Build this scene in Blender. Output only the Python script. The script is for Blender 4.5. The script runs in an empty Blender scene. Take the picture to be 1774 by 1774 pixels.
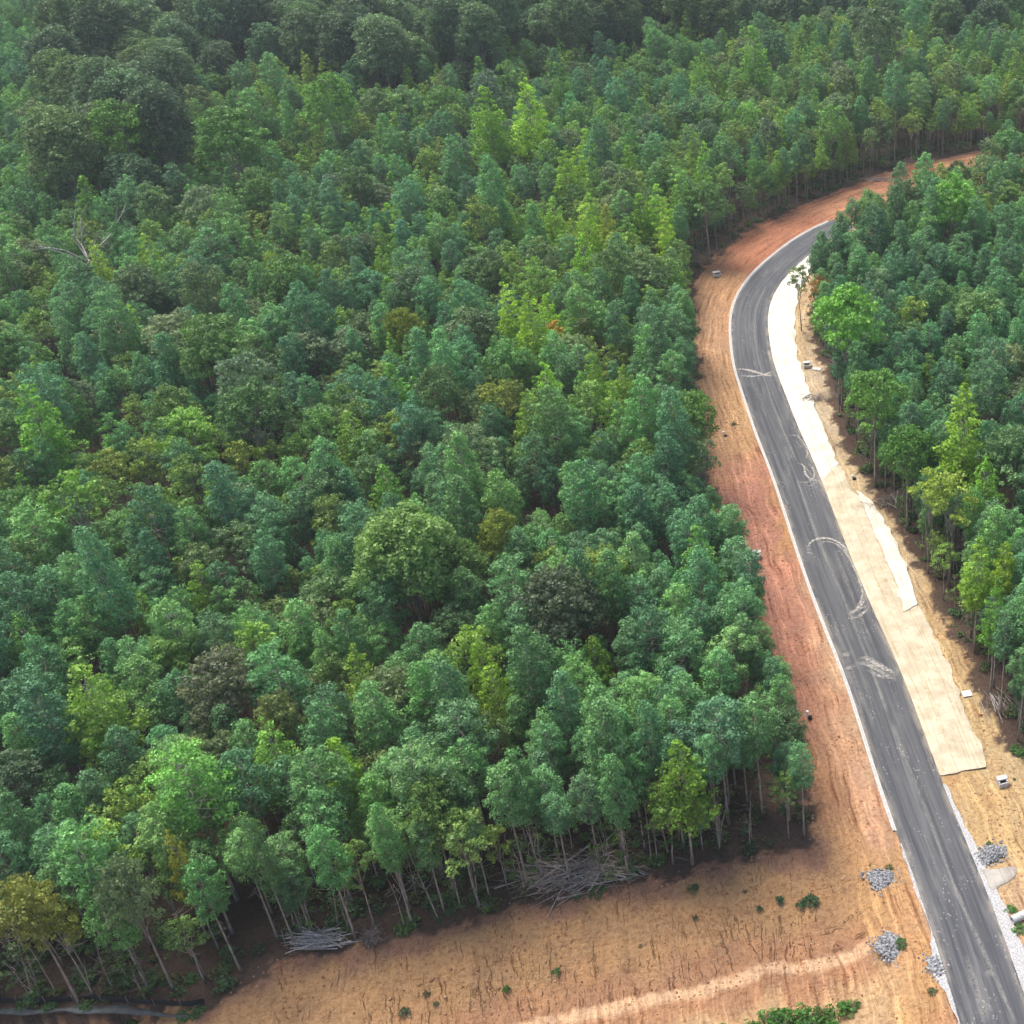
import bpy, math, random
import numpy as np
from mathutils import Vector

random.seed(7)
rng = np.random.default_rng(7)
scene = bpy.context.scene
R = math.radians

# ------------------------------------------------------------------ camera
CAM_H, PITCH, FPX, PCX, PCY, IMG = 105.0, R(34.2), 2250.0, 1520.0, 887.0, 1774.0
cam_data = bpy.data.cameras.new('camera')
cam_data.sensor_width = 36.0
cam_data.lens = FPX / IMG * 36.0
cam_data.shift_x = (IMG / 2 - PCX) / IMG
cam_data.clip_start = 1.0
cam_data.clip_end = 6000.0
cam = bpy.data.objects.new('camera', cam_data)
scene.collection.objects.link(cam)
cam.location = (0, 0, CAM_H)
cam.rotation_euler = (R(90) - PITCH, 0, 0)
scene.camera = cam

# ------------------------------------------------------------------ light
SUN_EL, SUN_AZ = 64.0, -48.0          # azimuth from +Y (north) towards +X
world = bpy.data.worlds.new('World')
scene.world = world
world.use_nodes = True
wn = world.node_tree
for n in list(wn.nodes): wn.nodes.remove(n)
sky = wn.nodes.new('ShaderNodeTexSky')
sky.sky_type = 'NISHITA'
sky.sun_disc = False
sky.sun_elevation = R(SUN_EL)
sky.sun_rotation = R(SUN_AZ)
sky.air_density = 0.8
sky.dust_density = 4.0
sky.ozone_density = 0.6
bg = wn.nodes.new('ShaderNodeBackground')
bg.inputs['Strength'].default_value = 0.13
wo = wn.nodes.new('ShaderNodeOutputWorld')
wn.links.new(sky.outputs[0], bg.inputs[0])
wn.links.new(bg.outputs[0], wo.inputs[0])
sd_ = bpy.data.lights.new('sun', 'SUN')
sd_.energy = 2.1
sd_.angle = R(30)
sd_.color = (1.0, 0.955, 0.88)
sun = bpy.data.objects.new('sun', sd_)
scene.collection.objects.link(sun)
sv = Vector((math.sin(R(SUN_AZ)) * math.cos(R(SUN_EL)), math.cos(R(SUN_AZ)) * math.cos(R(SUN_EL)), math.sin(R(SUN_EL))))
sun.rotation_euler = sv.to_track_quat('Z', 'Y').to_euler()
scene.view_settings.view_transform = 'Standard'
scene.view_settings.look = 'None'
scene.view_settings.gamma = 1.0
scene.view_settings.use_curve_mapping = False
scene.view_settings.exposure = 1.0
scene.render.engine = 'CYCLES'
scene.cycles.max_bounces = 5
scene.cycles.diffuse_bounces = 3
scene.cycles.volume_bounces = 1

# thin summer haze
hz = bpy.data.materials.new('haze'); hz.use_nodes = True
for n in list(hz.node_tree.nodes): hz.node_tree.nodes.remove(n)
hv = hz.node_tree.nodes.new('ShaderNodeVolumePrincipled'); ho = hz.node_tree.nodes.new('ShaderNodeOutputMaterial')
hv.inputs['Color'].default_value = (.84, .94, 1.0, 1); hv.inputs['Density'].default_value = 0.00014; hv.inputs['Anisotropy'].default_value = .2
hz.node_tree.links.new(hv.outputs[0], ho.inputs['Volume'])
hm = bpy.data.meshes.new('haze')
hb = [(x, y, z) for x in (-3010, 3010) for y in (-1510, 4510) for z in (-6, 112)]
hm.from_pydata(hb, [], [(0, 1, 3, 2), (4, 6, 7, 5), (0, 4, 5, 1), (2, 3, 7, 6), (0, 2, 6, 4), (1, 5, 7, 3)]); hm.materials.append(hz)
haze = bpy.data.objects.new('haze', hm); scene.collection.objects.link(haze)
haze['kind'] = 'stuff'; haze['label'] = 'thin pale haze over the woods'

# ------------------------------------------------------------------ helpers
C = scene.collection
SP, CP = math.sin(PITCH), math.cos(PITCH)

def W(px, py, z=0.0):
    """photo pixel + height -> place on that level"""
    u = (px - PCX) / FPX
    v = (py - PCY) / FPX
    dy = CP - v * SP
    dz = -SP - v * CP
    t = (z - CAM_H) / dz
    return (u * t, dy * t)

def P(x, y, z=0.0):
    x = np.asarray(x, float); y = np.asarray(y, float); z = np.asarray(z, float) - CAM_H
    zc = y * CP - z * SP
    yc = -y * SP - z * CP
    return PCX + FPX * x / zc, PCY + FPX * yc / zc

def mppx(py, z=0.0):
    return (CAM_H - z) / (CP * (py - (PCY - FPX * math.tan(PITCH))))

def tag(o, label=None, cat=None, group=None, kind=None):
    if label: o['label'] = label
    if cat: o['category'] = cat
    if group: o['group'] = group
    if kind: o['kind'] = kind
    return o

def empty(name, loc, rz=0.0, scale=1.0):
    o = bpy.data.objects.new(name, None)
    o.empty_display_size = 0.5
    C.objects.link(o)
    o.location = loc
    o.rotation_euler = (0, 0, rz)
    o.scale = (scale,) * 3
    return o

def mesh_np(name, verts, faces, mats=(), matidx=None, smooth=False, attrs=None):
    me = bpy.data.meshes.new(name)
    verts = np.asarray(verts, dtype=np.float32).reshape(-1, 3)
    faces = np.asarray(faces, dtype=np.int32)
    n = faces.shape[1]
    me.vertices.add(len(verts))
    me.vertices.foreach_set('co', verts.ravel())
    me.loops.add(faces.size)
    me.loops.foreach_set('vertex_index', faces.ravel())
    me.polygons.add(len(faces))
    me.polygons.foreach_set('loop_start', np.arange(0, faces.size, n, dtype=np.int32))
    me.polygons.foreach_set('loop_total', np.full(len(faces), n, dtype=np.int32))
    for m in mats: me.materials.append(m)
    if matidx is not None:
        me.polygons.foreach_set('material_index', np.asarray(matidx, dtype=np.int32))
    me.polygons.foreach_set('use_smooth', np.full(len(faces), smooth, dtype=bool))
    if attrs:
        for k, (typ, arr) in attrs.items():
            a = me.attributes.new(k, typ, 'POINT')
            arr = np.asarray(arr, dtype=np.float32)
            if typ == 'FLOAT': a.data.foreach_set('value', arr.ravel())
            elif typ == 'FLOAT_VECTOR': a.data.foreach_set('vector', arr.ravel())
            elif typ == 'FLOAT_COLOR': a.data.foreach_set('color', arr.ravel())
    me.update(calc_edges=True)
    me.validate()
    return me

def mesh_py(name, verts, faces, mats=(), smooth=False):
    me = bpy.data.meshes.new(name)
    me.from_pydata([tuple(v) for v in verts], [], [tuple(f) for f in faces])
    for m in mats: me.materials.append(m)
    if smooth:
        for p in me.polygons: p.use_smooth = True
    me.update()
    return me

def link(name, me, parent=None, loc=None):
    o = bpy.data.objects.new(name, me)
    C.objects.link(o)
    if parent: o.parent = parent
    if loc is not None: o.location = loc
    return o

class MB:
    """collects simple shapes into one mesh"""
    def __init__(s): s.v = []; s.f = []
    def box(s, cx, cy, cz, sx, sy, sz, rz=0.0, taper=1.0):
        b = len(s.v); c, n = math.cos(rz), math.sin(rz)
        for k in (0, 1):
            q = taper if k else 1.0
            for dx, dy in ((-1, -1), (1, -1), (1, 1), (-1, 1)):
                x, y = dx * sx / 2 * q, dy * sy / 2 * q
                s.v.append((cx + x * c - y * n, cy + x * n + y * c, cz + (sz if k else 0)))
        s.f += [(b, b + 3, b + 2, b + 1), (b + 4, b + 5, b + 6, b + 7)]
        for i in range(4):
            j = (i + 1) % 4
            s.f.append((b + i, b + j, b + 4 + j, b + 4 + i))
        return s
    def tube(s, pts, radii, n=6, cap=True):
        pts = [Vector(p) for p in pts]
        b = len(s.v)
        for i, p in enumerate(pts):
            d = (pts[min(i + 1, len(pts) - 1)] - pts[max(i - 1, 0)])
            if d.length < 1e-6: d = Vector((0, 0, 1))
            d.normalize()
            a = Vector((1, 0, 0)) if abs(d.z) > 0.8 else Vector((0, 0, 1))
            u = d.cross(a).normalized(); w = d.cross(u)
            for k in range(n):
                t = 2 * math.pi * k / n
                s.v.append(tuple(p + (u * math.cos(t) + w * math.sin(t)) * radii[i]))
        for i in range(len(pts) - 1):
            for k in range(n):
                j = (k + 1) % n
                s.f.append((b + i * n + k, b + i * n + j, b + (i + 1) * n + j, b + (i + 1) * n + k))
        if cap:
            s.f.append(tuple(b + k for k in range(n))[::-1])
            s.f.append(tuple(b + (len(pts) - 1) * n + k for k in range(n)))
        return s
    def stone(s, c, r, rnd):
        b = len(s.v)
        t = (1 + 5 ** 0.5) / 2
        base = [(-1, t, 0), (1, t, 0), (-1, -t, 0), (1, -t, 0), (0, -1, t), (0, 1, t), (0, -1, -t), (0, 1, -t), (t, 0, -1), (t, 0, 1), (-t, 0, -1), (-t, 0, 1)]
        sx, sy, sz = rnd.uniform(.7, 1.2), rnd.uniform(.7, 1.2), rnd.uniform(.5, .9)
        a = rnd.uniform(0, 6.28)
        for x, y, z in base:
            k = rnd.uniform(.75, 1.15) * r / 1.9
            x, y, z = x * k * sx, y * k * sy, z * k * sz
            s.v.append((c[0] + x * math.cos(a) - y * math.sin(a), c[1] + x * math.sin(a) + y * math.cos(a), c[2] + z))
        for f in ((0, 11, 5), (0, 5, 1), (0, 1, 7), (0, 7, 10), (0, 10, 11), (1, 5, 9), (5, 11, 4), (11, 10, 2), (10, 7, 6), (7, 1, 8), (3, 9, 4), (3, 4, 2), (3, 2, 6), (3, 6, 8), (3, 8, 9), (4, 9, 5), (2, 4, 11), (6, 2, 10), (8, 6, 7), (9, 8, 1)):
            s.f.append(tuple(b + i for i in f))
        return s
    def mesh(s, name, mat, smooth=False): return mesh_py(name, s.v, s.f, [mat], smooth)
    def build(s, name, mat, parent=None, loc=None, smooth=False):
        return link(name, s.mesh(name, mat, smooth), parent, loc)

# ------------------------------------------------------------------ materials
class NT:
    def __init__(s, name):
        s.m = bpy.data.materials.new(name); s.m.use_nodes = True
        s.t = s.m.node_tree; s.t.nodes.clear()
        s.out = s.t.nodes.new('ShaderNodeOutputMaterial')
    def n(s, typ, **kw):
        x = s.t.nodes.new(typ)
        for k, v in kw.items(): setattr(x, k, v)
        return x
    def l(s, a, b): s.t.links.new(a, b)
    def val(s, sock, v):
        if hasattr(v, 'is_linked') or hasattr(v, 'links'): s.l(v, sock)
        else: sock.default_value = v
    def noise(s, vec, scale, detail=4, rough=.55, dim='3D'):
        x = s.n('ShaderNodeTexNoise', noise_dimensions=dim)
        x.inputs['Scale'].default_value = scale; x.inputs['Detail'].default_value = detail; x.inputs['Roughness'].default_value = rough
        if vec is not None: s.l(vec, x.inputs['Vector'])
        return x.outputs[0]
    def ramp(s, f, a, b, lo=0.0, hi=1.0):
        x = s.n('ShaderNodeMapRange'); x.interpolation_type = 'SMOOTHSTEP'
        s.l(f, x.inputs[0]); x.inputs[1].default_value = a; x.inputs[2].default_value = b
        x.inputs[3].default_value = lo; x.inputs[4].default_value = hi
        return x.outputs[0]
    def mix(s, f, a, b, mode='MIX'):
        x = s.n('ShaderNodeMix', data_type='RGBA', blend_type=mode)
        s.val(x.inputs[0], f); s.val(x.inputs[6], a); s.val(x.inputs[7], b)
        return x.outputs[2]
    def math(s, op, a, b=0.0, c=0.0):
        x = s.n('ShaderNodeMath', operation=op)
        s.val(x.inputs[0], a); s.val(x.inputs[1], b); s.val(x.inputs[2], c)
        return x.outputs[0]
    def attr(s, name, typ='GEOMETRY'):
        return s.n('ShaderNodeAttribute', attribute_name=name, attribute_type=typ)
    def scalev(s, vec, sc):
        x = s.n('ShaderNodeMapping'); s.l(vec, x.inputs[0]); x.inputs['Scale'].default_value = sc
        return x.outputs[0]
    def pos(s): return s.n('ShaderNodeNewGeometry').outputs['Position']
    def principled(s, col, rough=.9, spec=.2, bump=None, bstr=.5, bdist=.1):
        p = s.n('ShaderNodeBsdfPrincipled')
        s.val(p.inputs['Base Color'], col); s.val(p.inputs['Roughness'], rough)
        p.inputs['Specular IOR Level'].default_value = spec
        if bump is not None:
            b = s.n('ShaderNodeBump'); b.inputs['Strength'].default_value = bstr; b.inputs['Distance'].default_value = bdist
            s.l(bump, b.inputs['Height']); s.l(b.outputs[0], p.inputs['Normal'])
        s.l(p.outputs[0], s.out.inputs[0])
        return s.m

def c4(r, g, b): return (r, g, b, 1.0)
def c8(r, g, b, k=.82): return (r * k, g * k, b * k, 1.0)

def foliage_mat(name, rough=.55, spec=.25, trans=.25):
    m = NT(name)
    t = m.attr('tint', 'INSTANCER')
    v = m.attr('leaf_tone')
    # natural leaf-to-leaf variation, dark to yellower, with highlights painted into tips and tops
    dark = m.mix(1.0, t.outputs[0], c4(.50, .56, .62), 'MULTIPLY')
    light = m.mix(1.0, t.outputs[0], c4(1.85, 1.75, 1.55), 'MULTIPLY')
    col = m.mix(v.outputs['Fac'], dark, light)
    p = m.n('ShaderNodeBsdfPrincipled'); m.l(col, p.inputs['Base Color'])
    p.inputs['Roughness'].default_value = rough; p.inputs['Specular IOR Level'].default_value = spec
    tr = m.n('ShaderNodeBsdfTranslucent'); m.l(m.mix(1.0, col, c4(1.1, 1.25, .6), 'MULTIPLY'), tr.inputs[0])
    mx = m.n('ShaderNodeMixShader'); mx.inputs[0].default_value = trans
    m.l(p.outputs[0], mx.inputs[1]); m.l(tr.outputs[0], mx.inputs[2]); m.l(mx.outputs[0], m.out.inputs[0])
    return m.m

def bark_mat(name, a, b):
    m = NT(name); p = m.pos()
    f = m.noise(m.scalev(p, (1, 1, .25)), 5.0, 4)
    col = m.mix(m.ramp(f, .3, .7), a, b)
    return m.principled(col, .9, .15, f, .6, .03)

M_PINE = foliage_mat('pine_needles', .6, .22, .16)
M_LEAF = foliage_mat('broad_leaves', .5, .30, .28)
M_BARK = bark_mat('tree_bark', c4(.19, .165, .14), c4(.40, .36, .31))
M_DEAD = bark_mat('weathered_wood', c4(.27, .24, .22), c4(.52, .49, .45))
M_DEAD2 = bark_mat('grey_brushwood', c4(.16, .125, .10), c4(.36, .31, .27))

def mat_clay():
    m = NT('clay_ground')
    col = m.attr('soil').outputs[0]
    sd = m.attr('sd').outputs['Vector']          # along road, across road
    uv = m.attr('bank').outputs['Vector']        # along bank, down bank, bank mask
    p = m.pos()
    n1 = m.noise(p, .35, 5, .6); n2 = m.noise(p, 2.2, 5, .65); n3 = m.noise(p, 9.0, 3, .6)
    c = m.mix(m.ramp(n1, .35, .7), col, m.mix(1.0, col, c4(1.22, 1.16, 1.06), 'MULTIPLY'))
    n4 = m.noise(p, 28.0, 2, .6)
    c = m.mix(m.ramp(n2, .34, .56, .62, 0), c, m.mix(1.0, col, c4(.66, .54, .46), 'MULTIPLY'))
    c = m.mix(m.ramp(n2, .56, .74, 0, .7), c, m.mix(1.0, col, c4(1.38, 1.36, 1.34), 'MULTIPLY'))
    c = m.mix(m.ramp(n4, .55, .8, 0, .6), c, m.mix(1.0, c, c4(1.5, 1.5, 1.5), 'MULTIPLY'))
    sep = m.n('ShaderNodeSeparateXYZ'); m.l(uv, sep.inputs[0])
    sep2 = m.n('ShaderNodeSeparateXYZ'); m.l(sd, sep2.inputs[0])
    notbank = m.math('MULTIPLY', m.math('SUBTRACT', 1.0, sep.outputs[2]), m.math('SUBTRACT', 1.0, sep2.outputs[2]))
    # wheel and grader tracks wander along the road
    wv = m.n('ShaderNodeCombineXYZ'); m.l(m.math('MULTIPLY', m.noise(p, .11, 2), 2.6), wv.inputs[1])
    sdw = m.n('ShaderNodeVectorMath', operation='ADD'); m.l(sd, sdw.inputs[0]); m.l(wv.outputs[0], sdw.inputs[1])
    st = m.noise(m.scalev(sdw.outputs[0], (.09, 1.7, 0)), 1.0, 6, .68)
    st2 = m.noise(m.scalev(sdw.outputs[0], (.03, .6, 0)), 1.0, 2, .5)
    pm = m.ramp(m.noise(p, .16, 3), .38, .6, .25, 1.0)
    c = m.mix(m.math('MULTIPLY', m.ramp(st, .52, .62, 0, .85), notbank), c, m.mix(1.0, c, c4(1.42, 1.40, 1.38), 'MULTIPLY'))
    c = m.mix(m.math('MULTIPLY', m.math('MULTIPLY', m.ramp(st, .47, .37, 0, 1.0), notbank), pm), c, m.mix(1.0, c, c4(.60, .46, .40), 'MULTIPLY'))
    c = m.mix(m.math('MULTIPLY', m.ramp(st2, .5, .65, 0, .4), notbank), c, m.mix(1.0, c, c4(1.25, 1.25, 1.2), 'MULTIPLY'))
    # cleat prints across the ruts
    cl = m.noise(m.scalev(sdw.outputs[0], (3.2, .8, 0)), 1.0, 3, .6)
    c = m.mix(m.math('MULTIPLY', m.math('MULTIPLY', m.ramp(cl, .42, .34, 0, .55), notbank), pm), c, m.mix(1.0, c, c4(.64, .52, .46), 'MULTIPLY'))
    # shrinkage cracks
    vc = m.n('ShaderNodeTexVoronoi', feature='DISTANCE_TO_EDGE'); vc.inputs['Scale'].default_value = .42
    pw = m.n('ShaderNodeVectorMath', operation='ADD'); m.l(p, pw.inputs[0]); nz = m.n('ShaderNodeTexNoise'); nz.inputs['Scale'].default_value = .9; nz.inputs['Detail'].default_value = 4; m.l(p, nz.inputs['Vector'])
    ns = m.n('ShaderNodeVectorMath', operation='SCALE'); m.l(nz.outputs[1], ns.inputs[0]); ns.inputs['Scale'].default_value = 3.0; m.l(ns.outputs[0], pw.inputs[1]); m.l(pw.outputs[0], vc.inputs['Vector'])
    crack = m.math('MULTIPLY', m.ramp(vc.outputs['Distance'], .03, .008), m.ramp(m.noise(p, .3, 2), .5, .6))
    c = m.mix(m.math('MULTIPLY', crack, .55), c, m.mix(1.0, c, c4(.5, .36, .3), 'MULTIPLY'))
    # rain rills washed down the bank
    wob = m.noise(p, .7, 3, .5)
    uvw = m.n('ShaderNodeVectorMath', operation='ADD'); m.l(m.scalev(uv, (1, 1, 0)), uvw.inputs[0])
    cx = m.n('ShaderNodeCombineXYZ'); m.l(m.math('MULTIPLY', wob, .8), cx.inputs[0]); m.l(cx.outputs[0], uvw.inputs[1])
    rl = m.noise(m.scalev(uvw.outputs[0], (3.6, .22, 1)), 1.0, 4, .68)
    low = m.ramp(sep.outputs[1], 4.0, 8.5)
    thr = m.math('SUBTRACT', rl, m.math('MULTIPLY', low, .045))
    rill = m.math('MULTIPLY', m.ramp(thr, .385, .32), sep.outputs[2])
    c = m.mix(m.math('MULTIPLY', rill, .48), c, m.mix(1.0, col, c4(.50, .34, .27), 'MULTIPLY'))
    # clods and crumbs
    vo = m.n('ShaderNodeTexVoronoi'); m.l(p, vo.inputs['Vector']); vo.inputs['Scale'].default_value = 1.7
    spk = m.math('MULTIPLY', m.ramp(vo.outputs[0], .2, .08), m.ramp(m.noise(p, .5, 2), .48, .6))
    c = m.mix(m.math('MULTIPLY', spk, .6), c, m.mix(1.0, col, c4(.4, .36, .3), 'MULTIPLY'))
    c = m.mix(m.ramp(n3, .62, .75, 0, .45), c, m.mix(1.0, c, c4(1.5, 1.5, 1.5), 'MULTIPLY'))
    h = m.math('ADD', m.math('MULTIPLY', st, 1.1), m.math('ADD', m.math('MULTIPLY', n2, .8), m.math('ADD', m.math('MULTIPLY', n3, .35), m.math('ADD', m.math('MULTIPLY', rill, -1.0), m.math('MULTIPLY', cl, .5)))))
    return m.principled(c, .95, .1, h, 1.0, .30)

def mat_floor():
    m = NT('forest_floor'); p = m.pos()
    n1 = m.noise(p, .25, 5); n2 = m.noise(p, 3.0, 5, .7)
    c = m.mix(m.ramp(n1, .35, .65), c4(.028, .020, .016), c4(.055, .036, .028))  # litter colour darkened so the gaps between crowns read as shade
    c = m.mix(m.ramp(n2, .5, .7), c, c4(.06, .075, .03))
    return m.principled(c, .95, .1, n2, .8, .15)

def mat_road():
    m = NT('asphalt'); sd = m.attr('sd').outputs['Vector']; p = m.pos()
    g = m.noise(p, 14.0, 3, .7)
    st = m.noise(m.scalev(sd, (.035, 1.9, 0)), 1.0, 6, .7)
    pt = m.noise(m.scalev(sd, (.10, .55, 0)), 1.0, 4, .6)
    c = m.mix(m.ramp(st, .35, .7), c8(.062, .066, .075), c8(.135, .138, .145))
    c = m.mix(m.ramp(pt, .5, .75, 0, .5), c, c8(.20, .195, .185))
    c = m.mix(m.ramp(g, .6, .75, 0, .35), c, c8(.19, .19, .19))
    # dust dropped in small flecks along the lanes
    vo = m.n('ShaderNodeTexVoronoi'); m.l(m.scalev(sd, (1.0, 1.6, 0)), vo.inputs['Vector']); vo.inputs['Scale'].default_value = 1.9
    fl = m.math('MULTIPLY', m.ramp(vo.outputs[0], .30, .1), m.ramp(m.noise(m.scalev(sd, (.12, .5, 0)), 1.0, 3), .5, .62))
    c = m.mix(m.math('MULTIPLY', fl, .6), c, c8(.48, .46, .42))
    # pale wheel-swept line between the lanes and dirt washed to the edges
    sep = m.n('ShaderNodeSeparateXYZ'); m.l(sd, sep.inputs[0])
    ed = m.math('ABSOLUTE', sep.outputs[1])
    edge = m.math('MULTIPLY', m.ramp(ed, 2.5, 3.4), m.ramp(m.noise(m.scalev(sd, (.3, 1.4, 0)), 1.0, 4, .7), .4, .6))
    c = m.mix(m.math('MULTIPLY', edge, .55), c, c8(.42, .36, .28))
    seam = m.math('MULTIPLY', m.ramp(ed, .22, .05), m.ramp(m.noise(m.scalev(sd, (.2, 3, 0)), 1.0, 3), .4, .6))
    c = m.mix(m.math('MULTIPLY', seam, .16), c, c8(.36, .36, .35))
    return m.principled(c, .85, .3, g, .4, .02)

def mat_mat(name, a, b):
    m = NT(name); sd = m.attr('sd').outputs['Vector']; p = m.pos()
    st = m.noise(m.scalev(sd, (.10, 3.2, 0)), 1.0, 4, .65)
    n1 = m.noise(p, .4, 5, .6); n2 = m.noise(p, 7.0, 4, .7)
    c = m.mix(m.ramp(n1, .35, .68), a, b)
    c = m.mix(m.ramp(st, .52, .66, 0, .5), c, m.mix(1.0, c, c4(.72, .60, .42), 'MULTIPLY'))
    c = m.mix(m.ramp(n2, .36, .26, 0, .8), c, m.mix(1.0, c, c4(.5, .42, .3), 'MULTIPLY'))
    n3 = m.noise(p, 1.3, 4, .7)
    c = m.mix(m.ramp(n3, .42, .3, 0, .6), c, m.mix(1.0, c, c4(.74, .62, .46), 'MULTIPLY'))
    sp = m.n('ShaderNodeSeparateXYZ'); m.l(sd, sp.inputs[0])
    # overlaps of the rolls, every 2.4 m across and at roll ends
    w = m.math('ADD', sp.outputs[1], m.math('MULTIPLY', m.noise(p, .4, 2), .5))
    seam = m.ramp(m.math('ABSOLUTE', m.math('SUBTRACT', m.math('FRACT', m.math('DIVIDE', w, 2.3)), .5)), .03, .012)
    c = m.mix(m.math('MULTIPLY', seam, .45), c, m.mix(1.0, c, c4(.66, .52, .36), 'MULTIPLY'))
    tr = m.noise(m.scalev(sd, (1.6, .9, 0)), 1.0, 4, .7)
    c = m.mix(m.ramp(tr, .6, .7, 0, .4), c, m.mix(1.0, c, c4(1.2, 1.2, 1.2), 'MULTIPLY'))
    return m.principled(c, .95, .08, m.math('ADD', n2, m.math('MULTIPLY', n3, 1.5)), 1.0, .12)

def mat_simple(name, a, b, sc=2.0, rough=.85, spec=.3, bd=.03):
    m = NT(name); f = m.noise(m.pos(), sc, 5, .65)
    return m.principled(m.mix(m.ramp(f, .35, .68), a, b), rough, spec, f, .6, bd)

def mat_dust():
    m = NT('pale_dust'); p = m.pos()
    a = m.attr('dust').outputs['Fac']
    f = m.noise(p, 2.6, 4, .75)
    al = m.math('MULTIPLY', m.math('MULTIPLY', a, 1.0), m.ramp(f, .34, .62, .08, 1.0))
    d = m.n('ShaderNodeBsdfDiffuse'); d.inputs[0].default_value = c8(.66, .62, .55)
    t = m.n('ShaderNodeBsdfTransparent'); mx = m.n('ShaderNodeMixShader')
    m.l(al, mx.inputs[0]); m.l(t.outputs[0], mx.inputs[1]); m.l(d.outputs[0], mx.inputs[2]); m.l(mx.outputs[0], m.out.inputs[0])
    return m.m

M_CLAY, M_FLOOR, M_ROAD, M_DUST = mat_clay(), mat_floor(), mat_road(), mat_dust()
M_MAT_TAN = mat_mat('straw_blanket_tan', c8(.58, .50, .36), c8(.74, .67, .51))
M_MAT_WHITE = mat_mat('straw_blanket_bleached', c8(.76, .72, .60), c8(.92, .89, .78))
M_CONC = mat_simple('concrete', c8(.50, .49, .47), c8(.72, .71, .68), 3.0)
M_CONCW = mat_simple('pale_concrete', c8(.50, .49, .46), c8(.70, .69, .66), 3.0)
M_GRAVEL = mat_simple('crushed_stone', c8(.30, .30, .31), c8(.68, .67, .65), 6.5, .9, .2, .08)
M_ROCK = mat_simple('grey_rock', c4(.08, .08, .085), c4(.40, .41, .42), 4.0, .8, .3, .05)
M_NEAR_BLACK = mat_simple('near_black', c4(.02, .02, .02), c4(.04, .04, .04))
M_SILT = mat_simple('black_fabric', c4(.012, .013, .016), c4(.03, .032, .036), 1.5, .7)
M_WATER = mat_simple('murky_water', c4(.035, .04, .04), c4(.07, .08, .08), 1.6, .6, .5, .01)
M_PAINT = mat_simple('white_paint', c4(.75, .75, .74), c4(.84, .84, .83))
M_FIELD = mat_simple('field_grass', c4(.16, .26, .09), c4(.26, .36, .15), .12)

# ------------------------------------------------------------------ lines of the place
def catmull(pts, step=1.0):
    pts = [np.array(p, float) for p in pts]
    pts = [2 * pts[0] - pts[1]] + pts + [2 * pts[-1] - pts[-2]]
    out = []
    for i in range(1, len(pts) - 2):
        p0, p1, p2, p3 = pts[i - 1:i + 3]
        n = max(2, int(np.linalg.norm(p2 - p1) / (step * .5)))
        for k in range(n):
            t = k / n
            out.append(.5 * ((2 * p1) + (-p0 + p2) * t + (2 * p0 - 5 * p1 + 4 * p2 - p3) * t * t + (-p0 + 3 * p1 - 3 * p2 + p3) * t ** 3))
    out.append(pts[-2])
    return resample(np.array(out), step)

def resample(a, step):
    d = np.r_[0, np.cumsum(np.linalg.norm(np.diff(a, axis=0), axis=1))]
    n = max(2, int(d[-1] / step) + 1)
    s = np.linspace(0, d[-1], n)
    return np.c_[np.interp(s, d, a[:, 0]), np.interp(s, d, a[:, 1])]

def smooth(a, k=5, it=3):
    for _ in range(it):
        b = a.copy()
        for i in range(k, len(a) - k): b[i] = a[i - k:i + k + 1].mean(0)
        a = b
    return a

ROAD_W = 6.8
left_px = [(1725, 1990), (1690, 1870), (1661, 1774), (1624, 1648), (1580, 1516), (1549, 1434), (1512, 1323), (1465, 1174), (1424, 1074), (1384, 962), (1357, 878), (1333, 807), (1309, 749), (1286, 678), (1272, 638), (1266, 587), (1266, 541), (1282, 501), (1309, 467), (1350, 433), (1390, 404), (1428, 387), (1490, 360), (1560, 339), (1640, 317), (1720, 299), (1800, 281), (1900, 260)]
road_left = smooth(catmull([W(*p) for p in left_px], 1.0), 4, 3)
tg = np.gradient(road_left, axis=0); tg /= np.linalg.norm(tg, axis=1)[:, None]
nr = np.c_[tg[:, 1], -tg[:, 0]]                       # to the right of travel
road_mid = road_left + nr * ROAD_W / 2
road_s = np.r_[0, np.cumsum(np.linalg.norm(np.diff(road_mid, axis=0), axis=1))]

def seg_nearest(px, py, line):
    """distance, index position along line, side"""
    a = line[:-1]; b = line[1:]; ab = b - a; L2 = (ab ** 2).sum(1)
    best = np.full(px.shape, 1e9); bi = np.zeros(px.shape); side = np.zeros(px.shape)
    for i in range(len(a)):
        dx = px - a[i, 0]; dy = py - a[i, 1]
        t = np.clip((dx * ab[i, 0] + dy * ab[i, 1]) / L2[i], 0, 1)
        ex = dx - t * ab[i, 0]; ey = dy - t * ab[i, 1]
        d = ex * ex + ey * ey
        m = d < best
        best[m] = d[m]; bi[m] = (i + t)[m]
        side[m] = np.sign(dx * ab[i, 1] - dy * ab[i, 0])[m]
    return np.sqrt(best), bi, side

def road_sd(x, y):
    d, bi, side = seg_nearest(np.asarray(x, float), np.asarray(y, float), road_mid[::2])
    i = bi * 2
    s = np.interp(i, np.arange(len(road_s)), road_s)
    return s, d * side

def inside(x, y, poly):
    x = np.asarray(x, float); y = np.asarray(y, float)
    r = np.zeros(x.shape, bool); n = len(poly)
    for i in range(n):
        x1, y1 = poly[i]; x2, y2 = poly[(i + 1) % n]
        if y1 == y2: continue
        c = ((y1 > y) != (y2 > y)) & (x < (x2 - x1) * (y - y1) / (y2 - y1) + x1)
        r ^= c
    return r

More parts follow.
